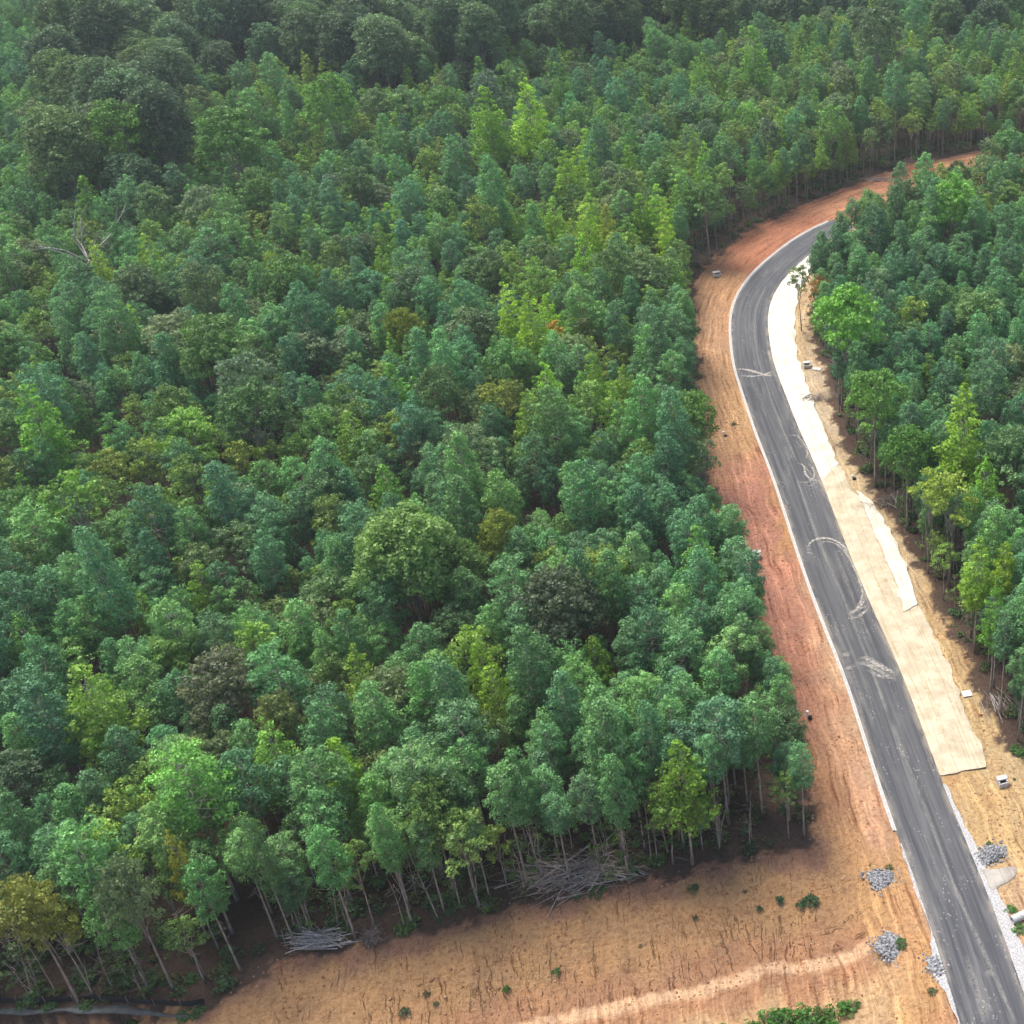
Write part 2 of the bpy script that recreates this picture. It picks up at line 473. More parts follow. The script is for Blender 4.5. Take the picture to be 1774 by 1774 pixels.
edge_front_px = [(-60, 1758), (30, 1750), (130, 1750), (250, 1744), (375, 1728), (450, 1678), (500, 1652), (620, 1640), (705, 1617), (810, 1592), (900, 1562), (1100, 1530), (1200, 1508), (1280, 1482), (1408, 1470)]
edge_right_px = [(1398, 1400), (1380, 1300), (1330, 1160), (1295, 1060), (1255, 960), (1234, 880), (1222, 780), (1212, 700), (1203, 620), (1198, 560), (1198, 510), (1208, 476), (1225, 453), (1286, 406), (1343, 375), (1394, 352), (1445, 331), (1495, 312), (1540, 293), (1614, 276), (1675, 264), (1774, 248), (1900, 225)]
edge_front = [W(*p) for p in edge_front_px]
edge_side = [W(*p) for p in edge_right_px]
left_forest = edge_front + edge_side + [(260, 420), (260, 620), (-520, 620), (-520, 120)]
right_px = [(1830, 1345), (1774, 1309), (1746, 1300), (1729, 1252), (1706, 1218), (1697, 1186), (1680, 1135), (1650, 1094), (1610, 1015), (1558, 908), (1508, 845), (1468, 783), (1446, 720), (1434, 655), (1412, 590), (1406, 545), (1418, 510), (1455, 478), (1512, 436), (1578, 399), (1650, 364), (1714, 336), (1774, 316), (1900, 288)]
right_edge = [W(*p) for p in right_px]
right_forest = right_edge + [(190, 290), (120, 80)]
EF = np.array(edge_front[4:]); EFl = resample(EF, 1.0)

def forest_depth(x, y):
    """metres inside a wood (negative outside)"""
    x = np.asarray(x, float); y = np.asarray(y, float)
    l1 = np.array(edge_front + edge_side); l2 = np.array(right_edge)
    d1, _, _ = seg_nearest(x, y, l1); d2, _, _ = seg_nearest(x, y, l2)
    i1 = inside(x, y, left_forest); i2 = inside(x, y, right_forest)
    return np.where(i1, d1, np.where(i2, d2, -np.minimum(d1, d2)))

def sstep(a, b, x):
    t = np.clip((x - a) / (b - a), 0, 1); return t * t * (3 - 2 * t)

DROP, BANKW = 2.6, 11.0
def bank_uv(x, y):
    x = np.asarray(x, float); y = np.asarray(y, float)
    d, bi, _ = seg_nearest(x, y, EFl)
    ins = inside(x, y, left_forest)
    below = (y < np.interp(x, EFl[:, 0], EFl[:, 1]) + 2) & ~ins
    v = np.where(below, d, 0)
    s, dd = road_sd(x, y)
    fade = sstep(6.5, 12.0, -dd)
    return bi, v, fade, s, dd

def hgt(x, y):
    u, v, fade, s, dd = bank_uv(np.atleast_1d(x), np.atleast_1d(y))
    return -DROP * sstep(0.8, BANKW, v) * fade * (dd < 0)

def G(px, py, up=0.0):
    z = 0.0
    for _ in range(4):
        x, y = W(px, py, z); z = float(hgt(x, y)[0])
    return (x, y, z + up)

# ------------------------------------------------------------------ ground
xs = np.concatenate([np.linspace(-3000, -560, 8), np.arange(-520, -110, 20.0), np.arange(-100, 160, 3.0), np.linspace(180, 3000, 10)])
ys = np.concatenate([np.linspace(-1500, -40, 5), np.arange(-20, 40, 20.0), np.arange(50, 400, 3.0), np.arange(410, 640, 20.0), np.linspace(700, 4500, 8)])
gx, gy = np.meshgrid(xs, ys, indexing='ij')
fd = forest_depth(gx, gy); px_, py_ = P(gx, np.maximum(gy, 20), 0)
low = (fd < 7) & (gy < 345) & (gx > -130) & (gx < 160)
gz = np.where(low | (gy < 60), -4.0, -.06)
nx_, ny_ = gx.shape
ii, jj = np.meshgrid(np.arange(nx_ - 1), np.arange(ny_ - 1), indexing='ij')
q = np.c_[(ii * ny_ + jj).ravel(), ((ii + 1) * ny_ + jj).ravel(), ((ii + 1) * ny_ + jj + 1).ravel(), (ii * ny_ + jj + 1).ravel()]
g = link('ground', mesh_np('ground', np.c_[gx.ravel(), gy.ravel(), gz.ravel()], q, [M_FLOOR], smooth=True))
tag(g, 'dark leaf-strewn forest floor under the woods', kind='structure')

SOIL = [  # (px, py, rx, ry, colour) patches of differently coloured clay
    (1300, 900, 60, 140, (.50, .225, .15)), (1330, 1010, 50, 110, (.52, .235, .16)), (1370, 1130, 60, 90, (.51, .23, .145)),
    (1410, 1220, 50, 60, (.50, .215, .125)), (1365, 860, 22, 60, (.52, .31, .10)), (1375, 920, 18, 45, (.52, .30, .09)),
    (1420, 1150, 26, 80, (.60, .33, .19)), (1450, 1240, 26, 70, (.58, .29, .16)), (1480, 1330, 26, 70, (.62, .33, .20)),
    (1510, 1420, 22, 60, (.62, .33, .20)), (1440, 1360, 30, 90, (.50, .23, .10)), (1460, 1470, 40, 70, (.57, .30, .12)),
    (1500, 1560, 60, 60, (.58, .33, .12)), (1560, 1600, 40, 60, (.60, .33, .14)), (1590, 1700, 40, 80, (.58, .32, .11)),
    (1260, 700, 50, 90, (.54, .32, .15)), (1285, 730, 25, 60, (.58, .38, .15)), (1240, 560, 40, 70, (.56, .33, .17)),
    (1250, 500, 40, 40, (.50, .27, .12)), (1300, 440, 60, 40, (.44, .17, .085)), (1380, 390, 60, 30, (.46, .18, .09)),
    (1450, 345, 60, 20, (.50, .22, .11)), (1530, 320, 60, 14, (.48, .20, .10)), (1610, 300, 60, 14, (.46, .18, .09)),
    (1480, 960, 60, 400, (.60, .46, .26)), (1430, 700, 30, 90, (.56, .46, .32)), (1560, 950, 40, 80, (.58, .44, .25)),
    (1640, 1090, 40, 90, (.58, .40, .18)), (1700, 1240, 35, 80, (.58, .42, .19)), (1740, 1330, 50, 50, (.60, .44, .22)),
    (1700, 1400, 50, 60, (.58, .38, .15)), (1760, 1450, 40, 80, (.60, .42, .18)), (1755, 1600, 30, 80, (.56, .36, .20)),
    (1640, 1390, 20, 40, (.50, .30, .12)), (1668, 1440, 18, 50, (.62, .48, .27)),
    (1500, 1700, 100, 70, (.60, .37, .18)), (1440, 1745, 80, 40, (.57, .34, .13)),
    (1190, 1765, 120, 30, (.55, .30, .12)), (1380, 1720, 90, 30, (.48, .23, .12)),
    (1340, 1500, 90, 22, (.36, .18, .10)), (1540, 1770, 40, 60, (.62, .42, .19)),
]
RES = .36
bx = np.arange(-62, 66, RES); parts_v = []
gx, gy = np.meshgrid(np.arange(-110, 130, RES), np.arange(30, 345, RES), indexing='ij')
def clear_keep(cx, cy):
    d = forest_depth(cx, cy)
    s, dd = road_sd(cx, cy)
    keep = d < 9.5
    far = cy > 344
    return keep & ~far, d, s, dd
# keep grid cells that may lie on cleared land
shape = gx.shape
keepv, dep, s_, dd_ = clear_keep(gx.ravel(), gy.ravel())
pxg, pyg = P(gx.ravel(), gy.ravel(), 0)
keepv &= (pxg > -300) & (pxg < 2150) & (pyg < 2150)
kv = keepv.reshape(shape)
cell = kv[:-1, :-1] & kv[1:, :-1] & kv[1:, 1:] & kv[:-1, 1:]
ii, jj = np.nonzero(cell)
ny_ = shape[1]
q = np.c_[ii * ny_ + jj, (ii + 1) * ny_ + jj, (ii + 1) * ny_ + jj + 1, ii * ny_ + jj + 1]
used = np.unique(q); remap = np.full(gx.size, -1); remap[used] = np.arange(len(used)); q = remap[q]
X = gx.ravel()[used]; Y = gy.ravel()[used]; dep = dep[used]
bu, bv, bf, s_, dd_ = bank_uv(X, Y)
Z = -DROP * sstep(.8, BANKW, bv) * bf * (dd_ < 0)
# ruts, berms and lumps in the soil itself
def vnoise(x, y, seed):
    r = np.random.default_rng(seed); T = r.random((256, 256))
    xi = np.floor(x).astype(int); yi = np.floor(y).astype(int); fx = x - xi; fy = y - yi
    fx = fx * fx * (3 - 2 * fx); fy = fy * fy * (3 - 2 * fy)
    a = T[xi % 256, yi % 256]; b = T[(xi + 1) % 256, yi % 256]; c = T[xi % 256, (yi + 1) % 256]; d = T[(xi + 1) % 256, (yi + 1) % 256]
    return (a * (1 - fx) + b * fx) * (1 - fy) + (c * (1 - fx) + d * fx) * fy
off = sstep(4.7, 6.4, np.abs(dd_)) * (1 - .8 * sstep(.5, 2.5, dep))
rut = (vnoise(s_ * .05, dd_ * 1.15, 3) - .5) * .28 + (vnoise(X * .8, Y * .8, 4) - .5) * .16 + (vnoise(X * .2, Y * .2, 6) - .5) * .2
Z = Z + rut * off * np.where(dd_ > 0, .45, 1.0)
# drainage trench at the foot of the bank
px_, py_ = P(X, Y, -DROP)
Z -= .012 + (np.abs(dd_) < 4.7) * .05
soil = np.zeros((len(X), 3)); wsum = np.zeros(len(X))
pgx, pgy = P(X, Y, Z)
base = np.where((dd_ > 0)[:, None], np.array([[.57, .42, .22]]), np.array([[.52, .27, .13]]))
jx = (vnoise(X * .35, Y * .35, 11) - .5) * 40; jy = (vnoise(X * .35, Y * .35, 12) - .5) * 40
for (cx, cy, rx, ry, col) in SOIL:
    w = np.exp(-(((pgx + jx - cx) / rx) ** 2 + ((pgy + jy - cy) / ry) ** 2) * 1.3) * 3
    soil += w[:, None] * np.array(col); wsum += w
soil = (soil + base * .25) / (wsum + .25)[:, None]
# bank colours: tan above, red subsoil near its foot, pale silt track beyond
bm = (bf > .5) & (bv > 0) & (dd_ < 0)
jv = bv + (vnoise(X * .5, Y * .5, 21) - .5) * 2.6
tan_, redd, silt, yel = np.array([.56, .315, .13]), np.array([.46, .235, .12]), np.array([.72, .46, .26]), np.array([.60, .39, .19])
bc = np.where((jv < 1.6)[:, None], np.array([[.40, .18, .09]]), tan_[None])
k = sstep(1.0, 3.2, jv)[:, None]; bc = np.array([[.40, .21, .125]]) * (1 - k) + tan_ * k
k = .85 * sstep(7.0, 10.8, jv)[:, None]; bc = bc * (1 - k) + redd * k
k = (sstep(11.5, 11.9, jv * .25 + bv * .75) * (1 - sstep(12.7, 13.3, jv * .25 + bv * .75)))[:, None]; bc = bc * (1 - k) + silt * k
k = sstep(14.2, 17, jv)[:, None]; bc = bc * (1 - k) + yel * k
kb = (bm * sstep(8.3, 9.6, -dd_ + (vnoise(X * .5, Y * .5, 23) - .5) * 1.2))[:, None]
soil = soil * (1 - kb) + bc * kb
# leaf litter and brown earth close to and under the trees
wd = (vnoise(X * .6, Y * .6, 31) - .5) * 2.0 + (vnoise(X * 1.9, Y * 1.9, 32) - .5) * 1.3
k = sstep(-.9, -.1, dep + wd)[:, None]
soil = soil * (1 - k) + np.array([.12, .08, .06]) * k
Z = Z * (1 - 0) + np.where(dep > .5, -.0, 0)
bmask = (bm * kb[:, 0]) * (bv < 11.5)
k = sstep(3.0, 7.0, dep)[:, None]; soil = soil * (1 - k) + np.array([.05, .035, .028]) * k  # soil painted darker deeper in the wood, where canopy shade falls
lum = soil @ np.array([.3, .6, .1]); soil = soil * .86 + lum[:, None] * .14
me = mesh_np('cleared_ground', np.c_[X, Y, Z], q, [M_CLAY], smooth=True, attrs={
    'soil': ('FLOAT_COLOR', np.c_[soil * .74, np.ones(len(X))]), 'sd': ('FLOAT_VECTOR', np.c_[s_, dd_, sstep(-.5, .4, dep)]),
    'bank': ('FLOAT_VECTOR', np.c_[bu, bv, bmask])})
tag(link('cleared_ground', me), 'graded red and tan clay beside the new road', kind='structure')

# ------------------------------------------------------------------ road strips
def strip(name, mat, o1, o2, z1, z2=None, s0=0, s1=1e9, rag1=0.0, rag2=0.0, seed=0, cols=6, side_h=None):
    z2 = z1 if z2 is None else z2
    idx = np.nonzero((road_s >= s0) & (road_s <= s1))[0]
    sfine = np.arange(road_s[idx[0]], road_s[idx[-1]], .5)
    mx = np.interp(sfine, road_s, road_mid[:, 0]); my = np.interp(sfine, road_s, road_mid[:, 1])
    nx = np.interp(sfine, road_s, nr[:, 0]); ny = np.interp(sfine, road_s, nr[:, 1])
    zz = np.zeros_like(sfine)
    a = o1(sfine) if callable(o1) else np.full(len(sfine), o1)
    b = o2(sfine) if callable(o2) else np.full(len(sfine), o2)
    a = a + (vnoise(sfine * .9, zz, seed + 41) - .5) * rag1 * 2 + (vnoise(sfine * 3.1, zz, seed + 42) - .5) * rag1
    b = b + (vnoise(sfine * .9, zz + 5, seed + 43) - .5) * rag2 * 2 + (vnoise(sfine * 3.1, zz + 5, seed + 44) - .5) * rag2
    V, A = [], []
    for k in range(cols + 1):
        t = k / cols; o = a * (1 - t) + b * t; z = z1 * (1 - t) + z2 * t
        V.append(np.c_[mx + nx * o, my + ny * o, np.full(len(sfine), z)]); A.append(np.c_[sfine, o, zz])
    n = len(sfine); V = np.concatenate(V); A = np.concatenate(A)
    i = np.arange(n - 1); F = np.concatenate([np.c_[k * n + i, (k + 1) * n + i, (k + 1) * n + i + 1, k * n + i + 1] for k in range(cols)])
    return mesh_np(name, V, F, [mat], smooth=True, attrs={'sd': ('FLOAT_VECTOR', A)})

def s_at(px, py):
    x, y = W(px, py); s, d = road_sd(np.array([x]), np.array([y])); return float(s[0]), float(d[0])

r = link('asphalt_road', strip('asphalt_road', M_ROAD, -ROAD_W / 2, ROAD_W / 2, .02, s1=s_at(1446, 378)[0], rag1=.03, rag2=.03, cols=10))
tag(r, 'new dark asphalt road running up the photo and curving right', kind='structure')
sK0 = s_at(1549, 1440)[0]
def kerb(name, o, s0, s1):
    sf = np.arange(s0, s1, 1.0); prof = [(-.34, -.10), (-.32, .13), (-.18, .15), (-.02, .035), (.10, .03), (.10, -.05)]
    mx = np.interp(sf, road_s, road_mid[:, 0]); my = np.interp(sf, road_s, road_mid[:, 1]); nx = np.interp(sf, road_s, nr[:, 0]); ny = np.interp(sf, road_s, nr[:, 1])
    V = np.concatenate([np.c_[mx + nx * (o + a), my + ny * (o + a), np.full(len(sf), b)] for a, b in prof]); n = len(sf); i = np.arange(n - 1)
    F = np.concatenate([np.c_[k * n + i, (k + 1) * n + i, (k + 1) * n + i + 1, k * n + i + 1] for k in range(len(prof) - 1)])
    return link(name, mesh_np(name, V, F, [M_CONCW]))
tag(kerb('kerb', -ROAD_W / 2 + .02, sK0, s_at(1440, 381)[0]), 'low pale concrete kerb along the left side of the road', kind='structure')
sG = s_at(1637, 1352)[0]
gr = link('gravel_shoulder', strip('gravel_shoulder', M_GRAVEL, ROAD_W / 2 - .05, lambda s: ROAD_W / 2 + .35 + .95 * sstep(sG, sG - 22, s), .028, .0, 0, sG, 0, .16, 5, 4))
tag(gr, 'white crushed-stone strip along the right side of the road', kind='structure')
gl = link('gravel_edge', strip('gravel_edge', M_GRAVEL, lambda s: -ROAD_W / 2 - .12 - .9 * np.exp(-((s - s_at(1625, 1680)[0]) / 2.4) ** 2) , -ROAD_W / 2 + .12, .026, .028, 0, sK0 - 1, .16, .03, 9, 4))
tag(gl, 'ragged pale gravel along the lower left side of the road', kind='structure')

# dust, tyre scrolls and wash-over on the asphalt
def ribbon(px_pts, w, strength, z=.028, name='dust_mark'):
    line = catmull([W(*p) for p in px_pts], .25)
    t = np.gradient(line, axis=0); t /= np.linalg.norm(t, axis=1)[:, None] + 1e-9; n = np.c_[-t[:, 1], t[:, 0]]
    m = len(line); ww = w * (0.6 + .8 * vnoise(np.arange(m) * .15, np.zeros(m), int(px_pts[0][0])))
    fade = np.minimum(1, np.minimum(np.arange(m), np.arange(m)[::-1]) / 6.0) * strength
    V, A = [], []
    for k, a in ((-1, 0), (-.4, 1), (.4, 1), (1, 0)):
        V.append(np.c_[line + n * (ww * k)[:, None], np.full(m, z)]); A.append(fade * a)
    V = np.concatenate(V); i = np.arange(m - 1)
    F = np.concatenate([np.c_[k * m + i, (k + 1) * m + i, (k + 1) * m + i + 1, k * m + i + 1] for k in range(3)])
    return V, F, np.concatenate(A)
marks = {
    'tyre_mark': ('pale curling tyre scrolls of dust on the asphalt', [
        ([(1363, 757), (1372, 754), (1384, 758), (1396, 773), (1399, 787), (1394, 797)], .16, .6),
        ([(1366, 762), (1380, 766), (1393, 780)], .12, .4),
        ([(1384, 800), (1392, 808), (1396, 822), (1408, 832), (1420, 830)], .2, .75),
        ([(1376, 803), (1390, 805), (1402, 818), (1409, 828)], .14, .6), ([(1380, 834), (1396, 836), (1410, 827), (1408, 812), (1398, 802)], .16, .6),
        ([(1388, 838), (1404, 842), (1418, 833), (1432, 852)], .15, .5),
        ([(1400, 951), (1404, 940), (1420, 933), (1440, 934), (1460, 945), (1470, 958)], .22, .8),
        ([(1418, 944), (1432, 938), (1452, 945), (1468, 962), (1480, 985), (1490, 1010), (1494, 1030), (1484, 1056), (1470, 1068)], .17, .6),
        ([(1464, 1064), (1480, 1058), (1494, 1046), (1498, 1032)], .2, .7), ([(1470, 1072), (1488, 1068), (1506, 1052)], .2, .8), ([(1478, 1060), (1500, 1050), (1508, 1044)], .24, .8),
        ([(1392, 957), (1404, 958), (1414, 962)], .2, .6), ([(1500, 1064), (1511, 1070)], .15, .4)]),
    'washed_sand': ('pale sand washed across the asphalt', [
        ([(1272, 640), (1290, 640), (1310, 645), (1330, 650), (1344, 648)], .5, .75), ([(1280, 650), (1300, 652), (1320, 650), (1342, 642)], .4, .7),
        ([(1452, 1136), (1468, 1134), (1478, 1130)], .4, .6),
        ([(1486, 1143), (1500, 1140), (1518, 1150), (1540, 1162), (1556, 1172)], .5, .6), ([(1480, 1150), (1500, 1150), (1530, 1166), (1555, 1180)], .35, .5), ([(1500, 1158), (1520, 1170), (1548, 1176)], .3, .6),
        ([(1455, 1160), (1470, 1158), (1485, 1152)], .4, .55),
        ([(1494, 1267), (1506, 1264)], .3, .6), ([(1465, 1188), (1482, 1180)], .35, .6), ([(1660, 1524), (1674, 1518)], .35, .85), ([(1704, 1690), (1722, 1684)], .4, .85), ([(1706, 1736), (1722, 1754)], .45, .7),
        ([(1330, 604), (1336, 628)], .3, .5), ([(1336, 600), (1338, 612)], .3, .8)]),
    'dust_track': ('faint pale wheel tracks along the asphalt', [
        ([(1660, 1560), (1640, 1500), (1610, 1420), (1575, 1330), (1545, 1250)], 0.33, 0.22), ([(1760, 1774), (1700, 1640), (1650, 1530)], 0.31, 0.25), ([(1710, 1774), (1672, 1650)], 0.40, 0.22),
        ([(1540, 1240), (1495, 1120), (1450, 1010), (1420, 940), (1380, 830)], 0.26, 0.22), ([(1510, 1110), (1480, 1040), (1445, 950)], 0.31, 0.18),
        ([(1500, 1230), (1470, 1150), (1440, 1075)], 0.44, 0.18), ([(1640, 1680), (1600, 1560), (1560, 1440)], 0.88, 0.18), ([(1380, 800), (1350, 730), (1325, 660), (1310, 600), (1308, 540), (1330, 490)], 0.26, 0.19)]),
}
for nm, (lb, rb) in marks.items():
    V, F, A = [], [], []; b = 0; zz = {'dust_track': .026, 'washed_sand': .030, 'tyre_mark': .034}[nm]
    for i, (pts, w, st) in enumerate(rb):
        v, f, a = ribbon(pts, w, st, zz + i * .0002); V.append(v); F.append(f + b); A.append(a); b += len(v)
    tag(link(nm, mesh_np(nm, np.concatenate(V), np.concatenate(F), [M_DUST], attrs={'dust': ('FLOAT', np.concatenate(A))})), lb, kind='structure')

# ------------------------------------------------------------------ straw blankets
def sheet(name, poly_px, mat, z, label, lift=True):
    pts = resample(np.array([W(*p) for p in poly_px + poly_px[:1]]), .5)[:-1]
    pts = pts + np.c_[vnoise(pts[:, 0] * .8, pts[:, 1] * .8, 55) - .5, vnoise(pts[:, 0] * .8, pts[:, 1] * .8, 56) - .5] * .5 * (road_sd(pts[:, 0], pts[:, 1])[1] > 4.2)[:, None]
    res = .35
    x0, y0 = pts.min(0) - .3; x1, y1 = pts.max(0) + .3
    gx, gy = np.meshgrid(np.arange(x0, x1, res), np.arange(y0, y1, res), indexing='ij')
    ins = inside(gx, gy, pts)
    # snap border: scale cells simply
    c = ins[:-1, :-1] | ins[1:, :-1] | ins[1:, 1:] | ins[:-1, 1:]
    ii, jj = np.nonzero(c); ny = gx.shape[1]
    q = np.c_[ii * ny + jj, (ii + 1) * ny + jj, (ii + 1) * ny + jj + 1, ii * ny + jj + 1]
    used = np.unique(q); rm = np.full(gx.size, -1); rm[used] = np.arange(len(used)); q = rm[q]
    X = gx.ravel()[used]; Y = gy.ravel()[used]
    insu = ins.ravel()[used]
    # pull the outer vertices onto the outline
    ring = np.vstack([pts, pts[:1]])
    for i in np.nonzero(~insu)[0]:
        a = ring[:-1]; ab = ring[1:] - a; t = np.clip((((X[i] - a[:, 0]) * ab[:, 0]) + ((Y[i] - a[:, 1]) * ab[:, 1])) / (ab ** 2).sum(1), 0, 1)
        p = a + ab * t[:, None]; d = (p[:, 0] - X[i]) ** 2 + (p[:, 1] - Y[i]) ** 2; k = d.argmin(); X[i], Y[i] = p[k]
    s, d = road_sd(X, Y)
    Z = z + .05 * vnoise(X * 1.2, Y * 1.2, 52) + .03 * vnoise(X * 4, Y * 4, 53) + .10 * sstep(3.6, 5, d)
    Z[~insu] -= .03
    o = link(name, mesh_np(name, np.c_[X, Y, Z], q, [mat], smooth=True, attrs={'sd': ('FLOAT_VECTOR', np.c_[s, d, d * 0])}))
    tag(o, label, 'erosion blanket', 'straw erosion blankets right of the road')
    return o
def mid_edge(y0, y1, n=12, o=ROAD_W / 2 + .02):
    """right road edge between two rows, in photo coordinates"""
    out = []
    pts = road_mid + nr * o
    px, py = P(pts[:, 0], pts[:, 1], 0)
    for y in np.linspace(y0, y1, n):
        m = (py > y - 12) & (py < y + 12) & (px < 1774)
        k = np.abs(np.where(m, py - y, 1e9)).argmin()
        out.append((float(px[k]), float(py[k])))
    return out
E1 = mid_edge(424, 832, 20)
sheet('straw_blanket', E1 + [(1452, 806), (1436, 768), (1420, 725), (1405, 685), (1392, 652), (1380, 610), (1376, 560), (1385, 500), (1415, 460), (1462, 424)], M_MAT_WHITE, .05, 'bleached white straw blanket along the inside of the road bend')
E2 = mid_edge(800, 1349, 20)
sheet('straw_blanket', E2 + [(1709, 1328), (1704, 1299), (1675, 1242), (1658, 1189), (1624, 1111), (1594, 1052), (1549, 1010), (1546, 935), (1512, 880), (1476, 851), (1460, 810)], M_MAT_TAN, .04, 'long tan straw blanket beside the straight road, ending in a square corner')
sheet('straw_blanket', [(1484, 852), (1509, 866), (1530, 900), (1550, 935), (1571, 985), (1593, 1051), (1566, 1061), (1549, 1006), (1530, 955), (1509, 912)], M_MAT_WHITE, .17, 'narrow whiter straw strip laid over the outer edge of the tan blanket')

# pale mud fan and silty wash lower right
def patch(name, px_poly, mat, z, label, kind='structure', rag=.12):
    c = np.array([G(*p)[:2] for p in px_poly]); ring = catmull(list(c) + [c[0]], .4)[:-1]; m = len(ring)
    ctr = ring.mean(0); V = []; 
    for t in (0.02, .35, .7, .92, 1.0):
        jit = 1 + (vnoise(np.arange(m) * .45, np.zeros(m), 61) - .5) * rag * 2 * (t > .9)
        pp = ctr + (ring - ctr) * t * jit[:, None]; zz = hgt(pp[:, 0], pp[:, 1]) + z + (.05 if t < .95 else -.02) + (vnoise(pp[:, 0], pp[:, 1], 62) - .5) * .05
        V.append(np.c_[pp, zz])
    V = np.concatenate(V); i = np.arange(m); j = (i + 1) % m
    F = np.concatenate([np.c_[k * m + i, k * m + j, (k + 1) * m + j, (k + 1) * m + i] for k in range(4)])
    s, d = road_sd(V[:, 0], V[:, 1])
    o = link(name, mesh_np(name, V, F, [mat], smooth=True, attrs={'sd': ('FLOAT_VECTOR', np.c_[s, d, d * 0])}))
    return tag(o, label, kind=kind)
M_SILTY = mat_mat('dried_silt', c4(.34, .31, .28), c4(.48, .45, .40))
patch('silt_fan', [(1697, 1507), (1725, 1505), (1760, 1500), (1762, 1508), (1745, 1530), (1722, 1540), (1715, 1535)], M_SILTY, .06, 'pale rippled silt washed out beside the road')

# ------------------------------------------------------------------ rocks, boxes, small site things
rr = random.Random(5)
def rock_pile(poly_px, n, label, hmax=.5):
    c = [G(*p) for p in poly_px]; cx = sum(p[0] for p in c) / len(c); cy = sum(p[1] for p in c) / len(c); cz = sum(p[2] for p in c) / len(c)
    t = empty('rock_pile', (cx, cy, cz)); tag(t, label, 'rock pile', 'rock check piles in the ditches')
    poly = [(p[0] - cx, p[1] - cy) for p in c]
    xs = [p[0] for p in poly]; ys = [p[1] for p in poly]
    big, small = MB(), MB(); k = 0; rad = max(max(xs), max(ys))
    while k < n:
        x, y = rr.uniform(min(xs), max(xs)), rr.uniform(min(ys), max(ys))
        if not inside(np.array([x]), np.array([y]), poly)[0]: continue
        if rr.random() < .34: x += rr.gauss(0, .5); y += rr.gauss(0, .5)
        h = hmax * max(0, 1 - (x * x + y * y) / (rad * rad * 1.1)) * rr.uniform(.3, 1)
        small.stone((x, y, h), rr.uniform(.07, .19), rr); k += 1
    o = small.build('stones', M_ROCK, t); o['kind'] = 'stuff'
    return t
rock_pile([(1500, 1514), (1512, 1511), (1524, 1517), (1536, 1510), (1548, 1512), (1545, 1525), (1528, 1541), (1514, 1534)], 900, 'grey rock pile left of the road, upper one of two, heart-shaped')
rock_pile([(1512, 1648), (1530, 1630), (1535, 1612), (1548, 1612), (1570, 1628), (1572, 1648), (1560, 1664), (1530, 1660)], 1100, 'wide grey rock pile half grown over with weeds, at the end of the bank ditch')
rock_pile([(1694, 1478), (1712, 1468), (1735, 1466), (1742, 1478), (1722, 1492), (1702, 1498)], 750, 'dark grey rock pile right of the road beside the white gravel strip')
rock_pile([(1606, 1660), (1622, 1656), (1628, 1676), (1632, 1690), (1614, 1684)], 300, 'small pale rubble heap on the left road edge', .15)

def clods():
    mb = MB(); r3 = random.Random(9); n = 0
    lo, hi = 0, len(X) - 1; keep = np.nonzero((dep < .2) & (np.abs(dd_) > 4.2) & (pgx > 0) & (pgx < 1774) & (pgy < 1774) & (pgy > 300))[0]
    while n < 5200:
        i = int(keep[r3.randrange(len(keep))])
        if 0 < dd_[i] < 8.5 and pgy[i] < 1345: continue
        if r3.random() > vnoise(np.array([X[i] * .25]), np.array([Y[i] * .25]), 77)[0] ** 1.5: continue
        mb.stone((X[i] + r3.uniform(-.2, .2), Y[i] + r3.uniform(-.2, .2), Z[i]), r3.uniform(.05, .15) * (1.5 if r3.random() < .1 else 1), r3); n += 1
    m = NT('clay_clod'); f = m.noise(m.pos(), 1.2, 3); M = m.principled(m.mix(m.ramp(f, .4, .6), c4(.22, .10, .06), c4(.42, .26, .14)), .95, .1)
    o = mb.build('dirt_clods', M); tag(o, 'loose clods and crumbs of clay on the graded ground', kind='stuff')
clods()

def inlet_box(px, py, sz, label, rz=0.0, lid=True):
    x, y, z = G(px, py); t = empty('drain_box', (x, y, z + .02), rz); tag(t, label, 'drain box', 'concrete drain boxes beside the road')
    b = MB(); w = .14; h = .75
    b.box(0, sz / 2 - w / 2, 0, sz, w, h); b.box(0, -sz / 2 + w / 2, 0, sz, w, h * .8)
    b.box(-sz / 2 + w / 2, 0, 0, w, sz - 2 * w - .004, h * .96); b.box(sz / 2 - w / 2, 0, 0, w, sz - 2 * w - .004, h * .96)
    b.build('wall', M_CONC, t)
    MB().box(0, 0, .03, sz - 2 * w - .01, sz - 2 * w - .01, .03).build('shade_slab', M_NEAR_BLACK, t)  # near-black slab paints in the shade inside the hollow box
    if lid: MB().box(0, sz * .2, h + .004, sz * 1.12, sz * .62, .13).build('lid', M_CONCW, t)
    return t
inlet_box(1311, 966, 1.05, 'white-lidded concrete drain box on the red clay left of the road', .05)
inlet_box(1242, 479, 1.3, 'dark open drain box on the orange clay outside the bend', .4)
inlet_box(1398, 636, 1.2, 'drain box with dark mouth on the bare soil inside the bend', .2)
inlet_box(1736, 1359, 1.05, 'grey concrete drain box on yellow soil right of the road', .3)
x, y, z = G(1415, 640); s1 = MB().box(0, 0, 0, 1.5, 1.0, .14, -.3).build('concrete_slab', M_CONCW, None, (x, y, z + .03)); tag(s1, 'pale concrete slab lying beside the drain box inside the bend', 'slab')
x, y, z = G(1675, 1203)
t = empty('timber_pallet', (x, y, z + .05), .25); tag(t, 'small pale pallet on the yellow soil by the right wood', 'pallet')
for k in range(3): MB().box(0, -.4 + k * .4, 0, 1.1, .1, .1).build('bearer', M_DEAD, t)
plm = MB().box(0, 0, .104, .13, 1.0, .025).mesh('board', M_PAINT)
